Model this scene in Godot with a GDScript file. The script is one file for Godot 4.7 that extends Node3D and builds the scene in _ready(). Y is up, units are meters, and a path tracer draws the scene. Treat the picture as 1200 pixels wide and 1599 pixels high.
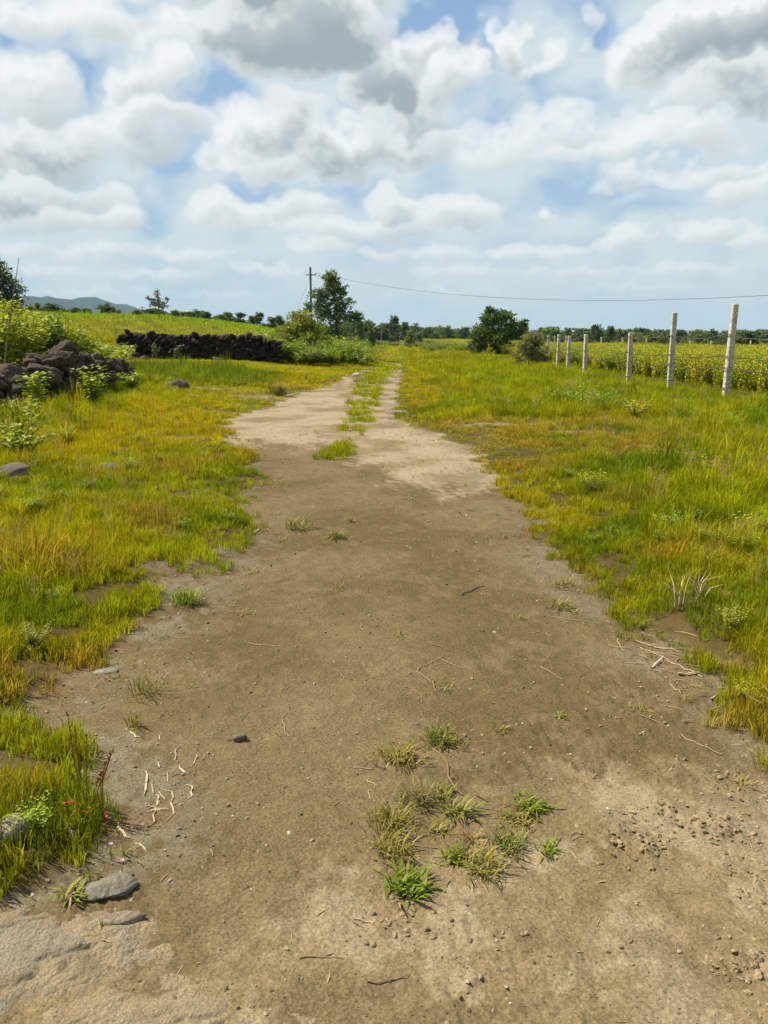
extends Node3D
# A dirt track between grass verges, dry stone walls and a fenced crop under a cumulus sky. Metres, y up; the track runs along -z.

var rng := RandomNumberGenerator.new()
var edge_noise: FastNoiseLite
var patch_noise: FastNoiseLite
var tint_noise: FastNoiseLite
var relief_noise: FastNoiseLite
var crumb_noise: FastNoiseLite
var hump_noise: FastNoiseLite
var mat := {}
var grass_cover := 0.0
var grass_tall := 0.0
var grass_tint := Color.WHITE

func _ready() -> void:
	rng.seed = 4242
	# camera
	var cam := Camera3D.new()
	cam.name = "camera"
	cam.fov = 67.0
	cam.near = 0.05
	cam.far = 9000.0
	cam.position = Vector3(0, 1.5, 0)
	cam.rotation_degrees = Vector3(-12.8, 0, 0)
	add_child(cam)
	# sky
	var env := Environment.new()
	env.tonemap_mode = Environment.TONE_MAPPER_LINEAR
	env.tonemap_exposure = 1.85
	env.background_mode = Environment.BG_SKY
	var sky := PanoramaSkyMaterial.new()
	sky.panorama = make_sky()
	sky.energy_multiplier = 0.525
	env.sky = Sky.new()
	env.sky.sky_material = sky
	env.sdfgi_enabled = true
	env.ssao_enabled = true
	env.ssil_enabled = true
	env.fog_enabled = true
	env.fog_density = 0.00011
	env.fog_light_color = Color(0.60, 0.73, 0.86)
	var world := WorldEnvironment.new()
	world.name = "world"
	world.environment = env
	add_child(world)
	# sun, high on the left and a little ahead
	var sun := DirectionalLight3D.new()
	sun.name = "sun"
	sun.light_color = Color(1.0, 0.95, 0.86)
	sun.light_energy = 1.6
	sun.light_angular_distance = 0.5
	sun.shadow_enabled = true
	add_child(sun)
	sun.look_at_from_position(Vector3(-0.60, 0.80, -0.24), Vector3.ZERO)
	# the land
	edge_noise = make_noise(101, 0.9, 3)
	patch_noise = make_noise(102, 0.55, 3)
	tint_noise = make_noise(103, 0.7, 4)
	relief_noise = make_noise(104, 1.6, 3)
	crumb_noise = make_noise(105, 5.0, 3)
	hump_noise = make_noise(106, 0.12, 3)
	lay_lines()
	make_materials()
	make_ground()
	make_hills()
	var t0 := Time.get_ticks_msec()
	make_walls()
	make_trees()
	make_fence()
	make_poles()
	make_plants()
	make_grass()
	make_ground_stones()
	make_track_plants()
	make_litter()
	make_gravel()
	print("things ms ", Time.get_ticks_msec() - t0, " total ", Time.get_ticks_msec())

# ---------------------------------------------------------------- mesh collecting
class Shape:
	var v := PackedVector3Array()
	var n := PackedVector3Array()
	var c := PackedColorArray()
	var k := PackedInt32Array()
	func tri(a: Vector3, b: Vector3, d: Vector3, col: Color) -> void:
		var m := (d - a).cross(b - a).normalized()
		var s := v.size()
		v.append(a)
		v.append(b)
		v.append(d)
		for i in 3:
			n.append(m)
			c.append(col)
			k.append(s + i)
	func quad(a: Vector3, b: Vector3, d: Vector3, e: Vector3, col: Color) -> void:
		tri(a, b, d, col)
		tri(a, d, e, col)
	func leaf(at: Vector3, along: Vector3, across: Vector3, col: Color) -> void:
		var up := across.cross(along).normalized() * across.length() * 0.35
		var mid := at + along * 0.5
		var tip := at + along
		tri(at, mid - across + up, mid, col)
		tri(mid - across + up, tip, mid, col)
		tri(mid, tip, mid + across + up, col)
		tri(at, mid, mid + across + up, col)
	func tube(points: PackedVector3Array, radii: PackedFloat32Array, sides: int, col: Color, closed := true) -> void:
		var rings := points.size()
		var s := v.size()
		var side := Vector3.RIGHT
		for i in rings:
			var t := (points[mini(i + 1, rings - 1)] - points[maxi(i - 1, 0)]).normalized()
			side = (side - t * side.dot(t))
			if side.length() < 0.05:
				side = t.cross(Vector3(0.3, 0.2, 0.9))
			side = side.normalized()
			var other := t.cross(side)
			for j in sides:
				var a := TAU * j / sides
				var o := side * cos(a) + other * sin(a)
				v.append(points[i] + o * radii[i])
				n.append(o)
				c.append(col)
		for i in rings - 1:
			for j in sides:
				var a := s + i * sides + j
				var b := s + i * sides + (j + 1) % sides
				k.append_array(PackedInt32Array([a, a + sides, b, b, a + sides, b + sides]))
		if closed:
			var m := v.size()
			v.append(points[rings - 1])
			n.append((points[rings - 1] - points[rings - 2]).normalized())
			c.append(col)
			for j in sides:
				k.append_array(PackedInt32Array([s + (rings - 1) * sides + j, m, s + (rings - 1) * sides + (j + 1) % sides]))
	func done(m: StandardMaterial3D) -> ArrayMesh:
		var a := []
		a.resize(Mesh.ARRAY_MAX)
		a[Mesh.ARRAY_VERTEX] = v
		a[Mesh.ARRAY_NORMAL] = n
		var full: Color = m.albedo_color.srgb_to_linear()  # vertex colours keep eight bits: store them as shares of the material's colour
		for i in c.size():
			c[i] = Color(c[i].r / full.r, c[i].g / full.g, c[i].b / full.b)
		a[Mesh.ARRAY_COLOR] = c
		a[Mesh.ARRAY_INDEX] = k
		var mesh := ArrayMesh.new()
		mesh.add_surface_from_arrays(Mesh.PRIMITIVE_TRIANGLES, a)
		mesh.surface_set_material(0, m)
		return mesh

func smooth_mesh(v: PackedVector3Array, c: PackedColorArray, k: PackedInt32Array, m: StandardMaterial3D) -> ArrayMesh:
	var n := PackedVector3Array()
	n.resize(v.size())
	for i in range(0, k.size(), 3):
		var f := (v[k[i + 2]] - v[k[i]]).cross(v[k[i + 1]] - v[k[i]])
		n[k[i]] += f
		n[k[i + 1]] += f
		n[k[i + 2]] += f
	var full: Color = m.albedo_color.srgb_to_linear()
	for i in n.size():
		n[i] = n[i].normalized()
		c[i] = Color(c[i].r / full.r, c[i].g / full.g, c[i].b / full.b)
	var a := []
	a.resize(Mesh.ARRAY_MAX)
	a[Mesh.ARRAY_VERTEX] = v
	a[Mesh.ARRAY_NORMAL] = n
	a[Mesh.ARRAY_COLOR] = c
	a[Mesh.ARRAY_INDEX] = k
	var mesh := ArrayMesh.new()
	mesh.add_surface_from_arrays(Mesh.PRIMITIVE_TRIANGLES, a)
	mesh.surface_set_material(0, m)
	return mesh

# ---------------------------------------------------------------- naming
func numbered(called: String) -> String:
	if not has_node(called):
		return called
	var i := 1
	while has_node("%s_%03d" % [called, i]):
		i += 1
	return "%s_%03d" % [called, i]

func tag(o: Node3D, label: String, category: String, group := "", kind := "") -> Node3D:
	o.set_meta("label", label)
	o.set_meta("category", category)
	if group:
		o.set_meta("group", group)
	if kind:
		o.set_meta("kind", kind)
	return o

func thing(called: String, at: Vector3, label: String, category: String, group := "") -> Node3D:
	var o := Node3D.new()
	o.name = numbered(called)
	add_child(o)
	o.position = at
	return tag(o, label, category, group)

func part(called: String, mesh: Mesh, parent: Node, at := Vector3.ZERO) -> MeshInstance3D:
	var o := MeshInstance3D.new()
	o.name = called
	o.mesh = mesh
	o.position = at
	parent.add_child(o, true)
	return o

func single(called: String, mesh: Mesh, at: Vector3, label: String, category: String, group := "") -> MeshInstance3D:
	var o := MeshInstance3D.new()
	o.name = numbered(called)
	o.mesh = mesh
	o.position = at
	add_child(o)
	tag(o, label, category, group)
	return o

func scatter(called: String, mesh: Mesh, where: Array, tints: Array, parent: Node) -> void:
	if where.is_empty():
		return
	var mm := MultiMesh.new()
	mm.transform_format = MultiMesh.TRANSFORM_3D
	mm.use_colors = true
	mm.mesh = mesh
	mm.instance_count = where.size()
	for i in where.size():
		mm.set_instance_transform(i, where[i])
		mm.set_instance_color(i, tints[i])
	var o := MultiMeshInstance3D.new()
	o.name = called
	o.multimesh = mm
	o.set_meta("kind", "stuff")
	parent.add_child(o, true)

# ---------------------------------------------------------------- sky
# Cumulus sky: each entry is azimuth, elevation, half width, half height (degrees) and thickness of a cloud mass.
const CLOUD_MASSES := [
[-5.5,18.6,8.0,3.3,2.6], [0.0,16.2,3.5,2.7,2.4], [-11.4,18.3,5.3,2.0,1.7], [-7.5,21.8,10.7,2.5,2.4], [-18.5,18.8,5.4,1.8,1.2], [-22.9,18.6,3.2,1.6,1.0], [-22.4,14.0,3.5,2.6,1.5], [-23.7,10.7,5.2,2.0,1.9], [-20.6,11.5,4.2,1.7,1.5], [-25.1,14.7,2.1,2.0,1.3], [-15.4,15.8,2.9,1.6,1.5], [-14.9,13.7,3.9,1.8,1.5], [-17.8,12.4,3.6,1.5,1.1], [-7.0,13.3,5.4,2.7,1.7], [-2.6,12.0,5.3,2.3,1.8], [-10.4,12.0,2.8,1.7,1.3], [1.8,12.2,4.0,1.7,1.4], [-5.3,11.0,6.6,1.4,1.6], [3.9,15.8,2.1,2.0,1.5], [5.4,16.3,1.3,1.3,1.2], [2.8,18.0,1.9,2.1,1.7], [1.7,14.2,3.0,1.7,1.6], [8.3,17.8,1.8,1.6,1.5], [11.4,17.4,1.0,0.9,0.8], [9.8,16.9,1.7,0.8,0.9], [20.1,17.3,4.7,3.0,2.3], [23.7,17.8,3.6,3.2,2.8], [16.1,16.8,2.8,1.9,1.5], [21.8,14.4,4.5,1.6,1.9], [13.1,19.7,1.4,0.9,0.8], [13.4,18.5,0.9,0.8,0.5], [12.1,13.1,8.8,1.6,0.8], [15.4,11.8,6.9,1.1,0.8], [8.3,12.1,5.2,1.1,0.7], [19.4,12.3,5.5,1.5,1.0], [16.4,10.1,2.9,0.8,0.9], [21.9,10.1,4.2,1.2,1.1], [23.5,8.9,3.0,1.1,1.1], [-11.2,8.5,2.7,1.2,1.3], [-7.6,8.0,4.8,1.4,1.4], [-4.0,8.6,1.8,0.9,1.2], [0.7,8.6,2.3,1.3,1.4], [4.5,8.2,3.8,1.2,1.4], [-1.8,7.2,6.7,1.0,1.2], [-21.3,8.4,4.7,1.4,1.4], [-24.5,7.9,2.6,1.2,1.8], [-17.8,7.4,2.0,1.0,1.1], [-22.1,7.1,5.4,0.9,1.2], [11.2,8.4,0.9,0.5,0.9], [-4.5,6.0,3.1,0.8,1.0], [-19.1,5.4,3.6,0.7,0.9], [-23.8,5.4,2.3,0.6,0.8], [-13.3,5.4,3.4,0.6,0.8], [9.0,5.5,2.6,0.8,1.1], [12.4,5.7,2.2,0.7,1.0], [16.2,6.2,2.5,1.0,1.2], [21.8,6.6,3.3,1.0,1.2], [24.5,6.0,1.9,0.8,1.0], [4.1,5.6,3.1,0.6,0.8], [0.0,5.5,2.7,0.6,0.7], [-22.4,4.1,3.9,0.5,0.7], [-15.5,4.1,4.6,0.5,0.7], [-8.1,4.5,4.0,0.5,0.7], [5.4,4.4,4.5,0.5,0.7], [13.4,4.3,4.7,0.5,0.7], [20.8,4.3,4.8,0.6,0.8], [-19.7,2.9,4.9,0.3,0.5], [-11.3,2.8,5.3,0.3,0.5], [4.6,3.1,6.8,0.3,0.5], [17.7,3.2,5.8,0.4,0.5]
]

# Gaps of clear air: azimuth, elevation, half width, half height (degrees).
const CLEAR_GAPS := [
[4.9,18.8,3.2,2.1], [11.1,15.9,1.9,1.3], [3.8,20.0,2.5,1.3], [14.7,19.3,1.6,1.3], [-19.5,15.1,1.5,1.4], [-11.3,15.5,1.7,1.2], [12.3,9.4,4.7,1.0], [6.9,13.9,1.3,1.1], [-15.1,10.9,2.1,1.2], [-15.7,7.3,1.2,0.8], [-1.8,9.7,2.2,0.6], [16.9,8.1,2.5,0.6], [-8.8,9.6,1.7,0.5], [-23.7,17.2,0.7,0.6]
]

func smooth(a: float, b: float, x: float) -> float:
	var t := clampf((x - a) / (b - a), 0.0, 1.0)
	return t * t * (3.0 - 2.0 * t)

func make_noise(seed_value: int, frequency: float, octaves: int) -> FastNoiseLite:
	var n := FastNoiseLite.new()
	n.seed = seed_value
	n.noise_type = FastNoiseLite.TYPE_SIMPLEX_SMOOTH
	n.frequency = frequency
	n.fractal_type = FastNoiseLite.FRACTAL_FBM
	n.fractal_octaves = octaves
	return n

func cloud_list() -> Array:
	var list: Array = CLOUD_MASSES.duplicate()
	var r := RandomNumberGenerator.new()
	r.seed = 77
	for k in 420:
		var e := pow(r.randf(), 1.5) * 86.0 + 1.0
		var a := r.randf_range(-180.0, 180.0)
		var size := (2.2 + e * 0.16) * r.randf_range(0.6, 1.5)
		var wide := size * (1.0 + 1.2 * absf(tan(deg_to_rad(minf(e, 62.0)))) * 0.4)
		if absf(a) < 26.0 + wide and e < 20.0 + size * 0.5:
			continue
		list.append([a, e, wide * 1.5, size * 0.75, r.randf_range(1.0, 2.4)])
	return list

func cloud_picture(a0: float, a1: float, e0: float, e1: float, w: int, h: int, list: Array) -> Image:
	var warp_x := make_noise(3, 0.16, 4)
	var warp_y := make_noise(4, 0.16, 4)
	var far_x := make_noise(6, 0.5, 4)
	var far_y := make_noise(7, 0.5, 4)
	var fine := make_noise(5, 0.36, 5)
	var far_fine := make_noise(8, 0.95, 5)
	var veil := make_noise(9, 0.07, 5)
	fine.fractal_gain = 0.6
	far_fine.fractal_gain = 0.6
	var thick := PackedFloat32Array()
	var thin := PackedFloat32Array()
	var wx := PackedFloat32Array()
	var wy := PackedFloat32Array()
	thick.resize(w * h)
	thin.resize(w * h)
	var crest := PackedFloat32Array()
	var share := PackedFloat32Array()
	crest.resize(w * h)
	share.resize(w * h)
	wx.resize(w * h)
	wy.resize(w * h)
	var da := (a1 - a0) / w
	var de := (e1 - e0) / h
	for j in h:
		var e := e1 - (j + 0.5) * de
		var near := smooth(2.0, 13.0, e)
		for i in w:
			var a := a0 + (i + 0.5) * da
			var k := j * w + i
			wx[k] = a + lerpf(0.8 * far_x.get_noise_2d(a, e * 1.3), 2.3 * warp_x.get_noise_2d(a, e * 1.2), near)
			wy[k] = e + lerpf(0.6 * far_y.get_noise_2d(a, e * 1.3), 1.9 * warp_y.get_noise_2d(a, e * 1.2), near)
			thin[k] = 0.80 + 0.75 * veil.get_noise_2d(a + wx[k], 1.8 * (e + wy[k]))
	for b in CLEAR_GAPS:
		var ga: float = b[0]
		var ge: float = b[1]
		var ra: float = b[2]
		var re: float = b[3]
		for j in range(clampi(int((e1 - ge - 2.2 * re - 2.0) / de), 0, h), clampi(int((e1 - ge + 2.2 * re + 2.0) / de), 0, h)):
			for i in range(clampi(int((ga - 2.2 * ra - 2.0 - a0) / da), 0, w), clampi(int((ga + 2.2 * ra + 2.0 - a0) / da), 0, w)):
				var k := j * w + i
				var x := (wx[k] - ga) / ra
				var y := (wy[k] - ge) / re
				thin[k] -= 0.8 * exp(-0.9 * (x * x + y * y))
	for b in list:
		var ca: float = b[0]
		var ce: float = b[1]
		var ra: float = b[2]
		var re: float = b[3]
		var t: float = b[4]
		for turn: float in [-360.0, 0.0, 360.0]:
			var i0 := clampi(int((ca + turn - ra - 3.0 - a0) / da), 0, w)
			var i1 := clampi(int((ca + turn + ra + 3.0 - a0) / da), 0, w)
			var j0 := clampi(int((e1 - ce - re - 3.0) / de), 0, h)
			var j1 := clampi(int((e1 - ce + re + 3.0) / de), 0, h)
			for j in range(j0, j1):
				for i in range(i0, i1):
					var k := j * w + i
					var x := (wx[k] - ca - turn) / ra
					var y := (wy[k] - ce) / re
					var a := a0 + (i + 0.5) * da
					var e := e1 - (j + 0.5) * de
					var side := 0.85 * (0.45 * y + 0.55 * (e - ce) / re) - 0.45 * (0.45 * x + 0.55 * (a - ca - turn) / ra)
					if y < 0.0:
						y *= 1.35
					var q := 1.0 - x * x - y * y
					if q > 0.0:
						q = t * sqrt(q) * (0.35 + 0.65 * q)
						var q3 := q * q * q + 0.0001
						crest[k] += side * q3
						share[k] += q3
						thick[k] = maxf(thick[k], q) + 0.3 * minf(thick[k], q)
	for j in h:
		var e := e1 - (j + 0.5) * de
		var near := smooth(2.0, 13.0, e)
		for i in w:
			var k := j * w + i
			var a := a0 + (i + 0.5) * da
			var n := lerpf(far_fine.get_noise_2d(a, e * 1.3), fine.get_noise_2d(a, e * 1.15), near)
			var bill := 0.5 - absf(n) * 1.7
			var t := thick[k]
			thick[k] = maxf(0.0, t + bill * 0.55 * minf(1.0, t * 1.4) - 0.18 + 0.1 * n)
	var px := PackedByteArray()
	px.resize(w * h * 3)
	var steps := [0.25, 0.55, 0.95, 1.5, 2.2, 3.1]
	for j in h:
		var e := e1 - (j + 0.5) * de
		var far := exp(-maxf(e, 0.0) / 4.4)
		var scale := lerpf(0.45, 1.0, smooth(1.0, 13.0, e))
		var up := clampf(e / 24.0, 0.0, 1.0)
		var air := Color(0.50, 0.69, 0.83).lerp(Color(0.25, 0.415, 0.68), pow(up, 0.8))
		var haze := Color(0.62, 0.69, 0.64)
		for i in w:
			var k := j * w + i
			var d := thick[k]
			var c := air.lerp(Color(0.73, 0.825, 0.845), clampf(thin[k], 0.0, 0.9))
			if d > 0.001:
				var acc := 0.0
				var last := 0.0
				for s: float in steps:
					var ii := clampi(i - int(s * scale * 0.45 / da), 0, w - 1)
					var jj := clampi(j - int(s * scale * 0.9 / de), 0, h - 1)
					acc += thick[jj * w + ii] * (s - last)
					last = s
				var own := crest[k] / maxf(share[k], 0.0001)
				var lit := 0.46 * exp(-acc * 0.5) + 0.2 * exp(-d * 0.6) + 0.46 * smooth(-0.8, 0.6, own) - 0.34 * smooth(1.0, 2.3, d)
				var cloud := Color(0.37, 0.445, 0.468).lerp(Color(1.0, 1.0, 0.985), clampf(lit * 1.36, 0.0, 1.0))
				c = c.lerp(cloud, 1.0 - exp(-d * 1.9))
			c = c.lerp(haze, far * 0.70).linear_to_srgb()
			px[k * 3] = clampi(int(c.r * 255.0 + 0.5), 0, 255)
			px[k * 3 + 1] = clampi(int(c.g * 255.0 + 0.5), 0, 255)
			px[k * 3 + 2] = clampi(int(c.b * 255.0 + 0.5), 0, 255)
	return Image.create_from_data(w, h, false, Image.FORMAT_RGB8, px)

func make_sky() -> ImageTexture:
	var list := cloud_list()
	var all := cloud_picture(-180.0, 180.0, 0.0, 90.0, 900, 225, list)
	all.resize(4096, 1024, Image.INTERPOLATE_CUBIC)
	var w := 888
	var h := 352
	var part := cloud_picture(-w * 45.0 / 1024.0, w * 45.0 / 1024.0, 0.0, h * 90.0 / 1024.0, w, h, list)
	part.convert(Image.FORMAT_RGBA8)
	for j in h:
		for i in w:
			var m := minf(minf(i, w - 1 - i), j) / 60.0
			if m < 1.0:
				var c := part.get_pixel(i, j)
				c.a = m
				part.set_pixel(i, j, c)
	all.convert(Image.FORMAT_RGBA8)
	all.blend_rect(part, Rect2i(0, 0, w, h), Vector2i(2048 - w / 2, 1024 - h))
	var whole := Image.create_empty(4096, 2048, false, Image.FORMAT_RGBA8)
	whole.fill(Color(0.62, 0.69, 0.64).linear_to_srgb())
	whole.blit_rect(all, Rect2i(2048, 0, 2048, 1024), Vector2i.ZERO)
	whole.blit_rect(all, Rect2i(0, 0, 2048, 1024), Vector2i(2048, 0))
	whole.convert(Image.FORMAT_RGB8)
	return ImageTexture.create_from_image(whole)


# ---------------------------------------------------------------- materials
func grain_texture(seed_value: int, size: int, frequency: float, low: float, high: float, chips: int) -> ImageTexture:
	var fine := make_noise(seed_value, frequency, 4)
	var coarse := make_noise(seed_value + 1, frequency * 0.13, 4)
	var a := fine.get_seamless_image(size, size)
	var b := coarse.get_seamless_image(size, size)
	a.convert(Image.FORMAT_L8)
	b.convert(Image.FORMAT_L8)
	var da := a.get_data()
	var db := b.get_data()
	var out := PackedByteArray()
	out.resize(size * size * 3)
	var r := RandomNumberGenerator.new()
	r.seed = seed_value
	for i in size * size:
		var t := da[i] / 255.0 * 0.8 + db[i] / 255.0 * 0.2 + r.randf_range(-0.14, 0.14)
		var g := lerpf(low, high, clampf((t - 0.2) * 1.6, 0.0, 1.0))
		out[i * 3] = clampi(int(g * 255.0), 0, 255)
		out[i * 3 + 1] = clampi(int(g * 253.0), 0, 255)
		out[i * 3 + 2] = clampi(int(g * 248.0), 0, 255)
	for q in chips:
		var x := r.randi_range(0, size - 1)
		var y := r.randi_range(0, size - 1)
		var light := r.randf() < 0.45
		var level := int((r.randf_range(0.85, 1.0) if light else r.randf_range(0.25, 0.5)) * 255.0)
		var w := r.randi_range(1, 3)
		var h := r.randi_range(1, 2)
		for yy in h:
			for xx in w:
				var i := ((y + yy) % size * size + (x + xx) % size) * 3
				out[i] = level
				out[i + 1] = level
				out[i + 2] = int(level * 0.93)
	return ImageTexture.create_from_image(Image.create_from_data(size, size, false, Image.FORMAT_RGB8, out))

func relief_texture(seed_value: int, size: int, frequency: float, octaves: int) -> ImageTexture:
	var n := make_noise(seed_value, frequency, octaves)
	var a := n.get_seamless_image(size, size)
	a.convert(Image.FORMAT_L8)
	return ImageTexture.create_from_image(a)

func plain(color: Color, rough := 0.95, specular := 0.25) -> StandardMaterial3D:
	var m := StandardMaterial3D.new()
	m.albedo_color = color.linear_to_srgb()
	m.roughness = rough
	m.metallic_specular = specular
	m.vertex_color_use_as_albedo = true
	return m

func make_materials() -> void:
	var grain := grain_texture(21, 1024, 0.11, 0.72, 1.0, 7000)
	var small := grain_texture(31, 512, 0.16, 0.86, 1.0, 500)
	var bumps := relief_texture(41, 1024, 0.05, 6)
	var m := plain(Color(0.9, 0.75, 0.6), 1.0, 0.15)
	m.albedo_texture = grain
	m.uv1_triplanar = true
	m.uv1_world_triplanar = true
	m.uv1_scale = Vector3.ONE / 1.55
	m.detail_enabled = true
	m.detail_albedo = small
	m.detail_blend_mode = BaseMaterial3D.BLEND_MODE_MUL
	m.detail_uv_layer = BaseMaterial3D.DETAIL_UV_2
	m.uv2_triplanar = true
	m.uv2_world_triplanar = true
	m.uv2_scale = Vector3.ONE / 0.47
	m.heightmap_enabled = true
	m.heightmap_texture = bumps
	m.heightmap_scale = 0.4
	mat.earth = m
	m = plain(Color(1, 1, 1), 0.9, 0.15)
	m.backlight_enabled = true
	m.backlight = Color(0.8, 0.8, 0.8).linear_to_srgb()
	mat.blade = m
	m = plain(Color(0.5, 0.5, 0.3), 0.6, 0.35)
	m.backlight_enabled = true
	m.backlight = Color(0.55, 0.6, 0.45).linear_to_srgb()
	mat.leaf = m
	m = plain(Color(1, 1, 1), 0.95, 0.2)
	m.albedo_texture = grain_texture(51, 512, 0.03, 0.45, 1.0, 300)
	m.uv1_triplanar = true
	m.uv1_world_triplanar = true
	m.uv1_scale = Vector3.ONE / 0.8
	m.heightmap_enabled = true
	m.heightmap_texture = relief_texture(61, 512, 0.03, 6)
	m.heightmap_scale = 2.5
	mat.stone = m
	m = plain(Color(1, 1, 1), 0.95, 0.2)
	m.albedo_texture = grain
	m.uv1_triplanar = true
	m.uv1_world_triplanar = true
	m.uv1_scale = Vector3.ONE / 0.9
	m.heightmap_enabled = true
	m.heightmap_texture = bumps
	m.heightmap_scale = 0.5
	mat.slab = m
	m = plain(Color(1, 1, 1), 0.9, 0.2)
	m.albedo_texture = grain_texture(71, 512, 0.035, 0.5, 1.0, 900)
	m.uv1_triplanar = true
	m.uv1_scale = Vector3(1.6, 0.5, 1.6)
	mat.concrete = m
	mat.bark = plain(Color(1, 1, 1), 0.95, 0.15)
	mat.straw = plain(Color(1, 1, 1), 0.75, 0.3)
	m = plain(Color(1, 1, 1), 0.55, 0.5)
	m.metallic = 0.5
	mat.wire = m
	mat.far = plain(Color(0.3, 0.3, 0.2), 1.0, 0.1)

# ---------------------------------------------------------------- terrain
# Where the grass begins on each side of the bare track: distance, x.
const LEFT_EDGE := [[-9.0, -2.6], [1.6, -2.4], [1.85, -0.98], [2.03, -0.80], [2.5, -0.90], [2.72, -1.02], [2.78, -1.5], [2.86, -1.6], [2.95, -1.5], [3.2, -1.42], [3.6, -1.36], [4.04, -1.17], [4.65, -1.28], [4.95, -0.99], [7.1, -1.2], [9.4, -1.5], [11.9, -2.4], [14.3, -2.9], [16.2, -2.6], [22.0, -2.15], [29.0, -1.4], [38.0, -0.6], [54.0, 0.1], [76.0, 0.65], [120.0, 1.2], [9000.0, 1.2]]
const RIGHT_EDGE := [[-9.0, 1.7], [2.0, 1.55], [2.5, 1.40], [3.03, 1.44], [3.43, 1.37], [3.85, 1.22], [4.74, 1.23], [5.9, 1.21], [7.3, 1.17], [10.0, 1.16], [11.6, 0.95], [13.2, 0.45], [14.6, 0.2], [17.0, 0.28], [25.0, 0.51], [38.0, 1.1], [47.0, 1.54], [70.0, 2.2], [120.0, 1.25], [9000.0, 1.21]]
const MIDDLE_STRIP := [[9.5, -0.64], [11.2, -0.6], [15.0, -0.42], [25.0, -0.5], [36.0, -0.1], [60.0, 0.9]]
# Where the dusty pale foreground ends: x, distance.
const DUST_END := [[-9.0, 1.5], [-1.0, 1.55], [-0.6, 1.58], [-0.4, 1.66], [-0.25, 1.88], [0.0, 2.02], [0.2, 2.2], [0.3, 2.42], [0.7, 2.5], [1.4, 2.5], [9.0, 2.5]]
# Bare spots in the grass: x, z, half width, half depth.
const BARE := [[-1.4, -4.85, 0.35, 0.2], [-1.15, -5.25, 0.2, 0.15], [-2.35, -11.3, 0.7, 0.25], [2.2, -13.1, 1.0, 0.4], [3.0, -11.9, 0.5, 0.25], [-4.6, -20.8, 1.3, 0.8], [-6.2, -24.3, 0.9, 0.7], [-3.1, -19.0, 0.9, 0.5], [-8.3, -30.0, 1.6, 1.2], [-2.1, -6.0, 0.5, 0.12], [-1.75, -5.6, 0.4, 0.12]]
const CLODS := [[0.70, -2.10, 0.10, 0.020], [0.78, -2.02, 0.07, 0.016], [0.98, -2.17, 0.09, 0.014], [1.05, -2.10, 0.07, 0.014], [0.88, -2.22, 0.06, 0.012], [1.05, -1.90, 0.08, 0.012], [1.25, -1.75, 0.12, 0.016], [0.86, -1.60, 0.06, 0.012], [0.06, -1.75, 0.07, 0.010], [1.2, -2.3, 0.1, 0.008]]

func along(table: Array, at: float) -> float:
	for i in range(1, table.size()):
		if at <= table[i][0]:
			var t: float = (at - table[i - 1][0]) / (table[i][0] - table[i - 1][0])
			return lerpf(table[i - 1][1], table[i][1], clampf(t, 0.0, 1.0))
	return table[-1][1]

var left_line := PackedFloat32Array()
var right_line := PackedFloat32Array()

func lay_lines() -> void:
	for i in 2500:
		left_line.append(along(LEFT_EDGE, i * 0.05 - 10.0))
		right_line.append(along(RIGHT_EDGE, i * 0.05 - 10.0))

func line(table: PackedFloat32Array, d: float) -> float:
	var t := clampf((d + 10.0) * 20.0, 0.0, 2498.0)
	var i := int(t)
	return lerpf(table[i], table[i + 1], t - i)

func track(x: float, d: float) -> float:
	# how far inside the bare track a point lies; negative in the grass
	if d > 110.0 or absf(x) > 14.0:
		return -6.0
	var wob := (0.15 + 0.012 * minf(d, 30.0)) * edge_noise.get_noise_2d(x * 1.1, d * 1.1) + 0.13 * relief_noise.get_noise_2d(x * 2.2, d * 2.2) + 0.06 * crumb_noise.get_noise_2d(x, d)
	return minf(x - line(left_line, d), line(right_line, d) - x) + wob

func land(x: float, d: float) -> float:
	# the lie of the land, without small relief
	var h := 0.0
	if d > 30.0:
		h += smooth(4.0, -28.0, x) * smooth(32.0, 95.0, d) * (1.0 - smooth(110.0, 230.0, d)) * 3.6
		h += smooth(-22.0, -60.0, x) * smooth(40.0, 95.0, d) * (1.0 - smooth(110.0, 230.0, d)) * 0.9
		h -= smooth(9.0, 50.0, x) * smooth(25.0, 110.0, d) * 1.4
	h += smooth(-2.6, -7.5, x) * smooth(9.0, 15.0, d) * (1.0 - smooth(55.0, 90.0, d)) * 0.22
	h += 0.10 * hump_noise.get_noise_2d(x, d) * smooth(8.0, 25.0, d)
	return h

func ground_height(x: float, z: float, known := INF) -> float:
	var d := -z
	var h := land(x, d)
	var r := track(x, d) if known == INF else known
	if d < 110.0:
		h += 0.05 * smooth(0.0, -0.45, r)
		if r > -0.3 and d > 12.0:
			h += 0.07 * relief_noise.get_noise_2d(x * 0.35, d * 0.16) * smooth(14.0, 30.0, d)
	if d < 14.0:
		h += 0.016 * relief_noise.get_noise_2d(x * 0.8, d * 0.8)
		h += 0.006 * crumb_noise.get_noise_2d(x * 1.3, d * 1.3)
		var rough := smooth(0.25, 0.6, patch_noise.get_noise_2d(x * 1.5 + 40.0, d * 1.5) + 0.3)
		h += (0.0036 + 0.008 * rough) * crumb_noise.get_noise_2d(x * 5.0, d * 5.0)
		if d < 3.0:
			for b in CLODS:
				var q: float = (Vector2(x, z) - Vector2(b[0], b[1])).length_squared() / (b[2] * b[2])
				if q < 2.0:
					h += b[3] * exp(-q) * (0.3 + 1.8 * absf(crumb_noise.get_noise_2d(x * 7.0, d * 7.0)) + 0.6 * crumb_noise.get_noise_2d(x * 2.4, d * 2.4))
	return h

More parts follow.
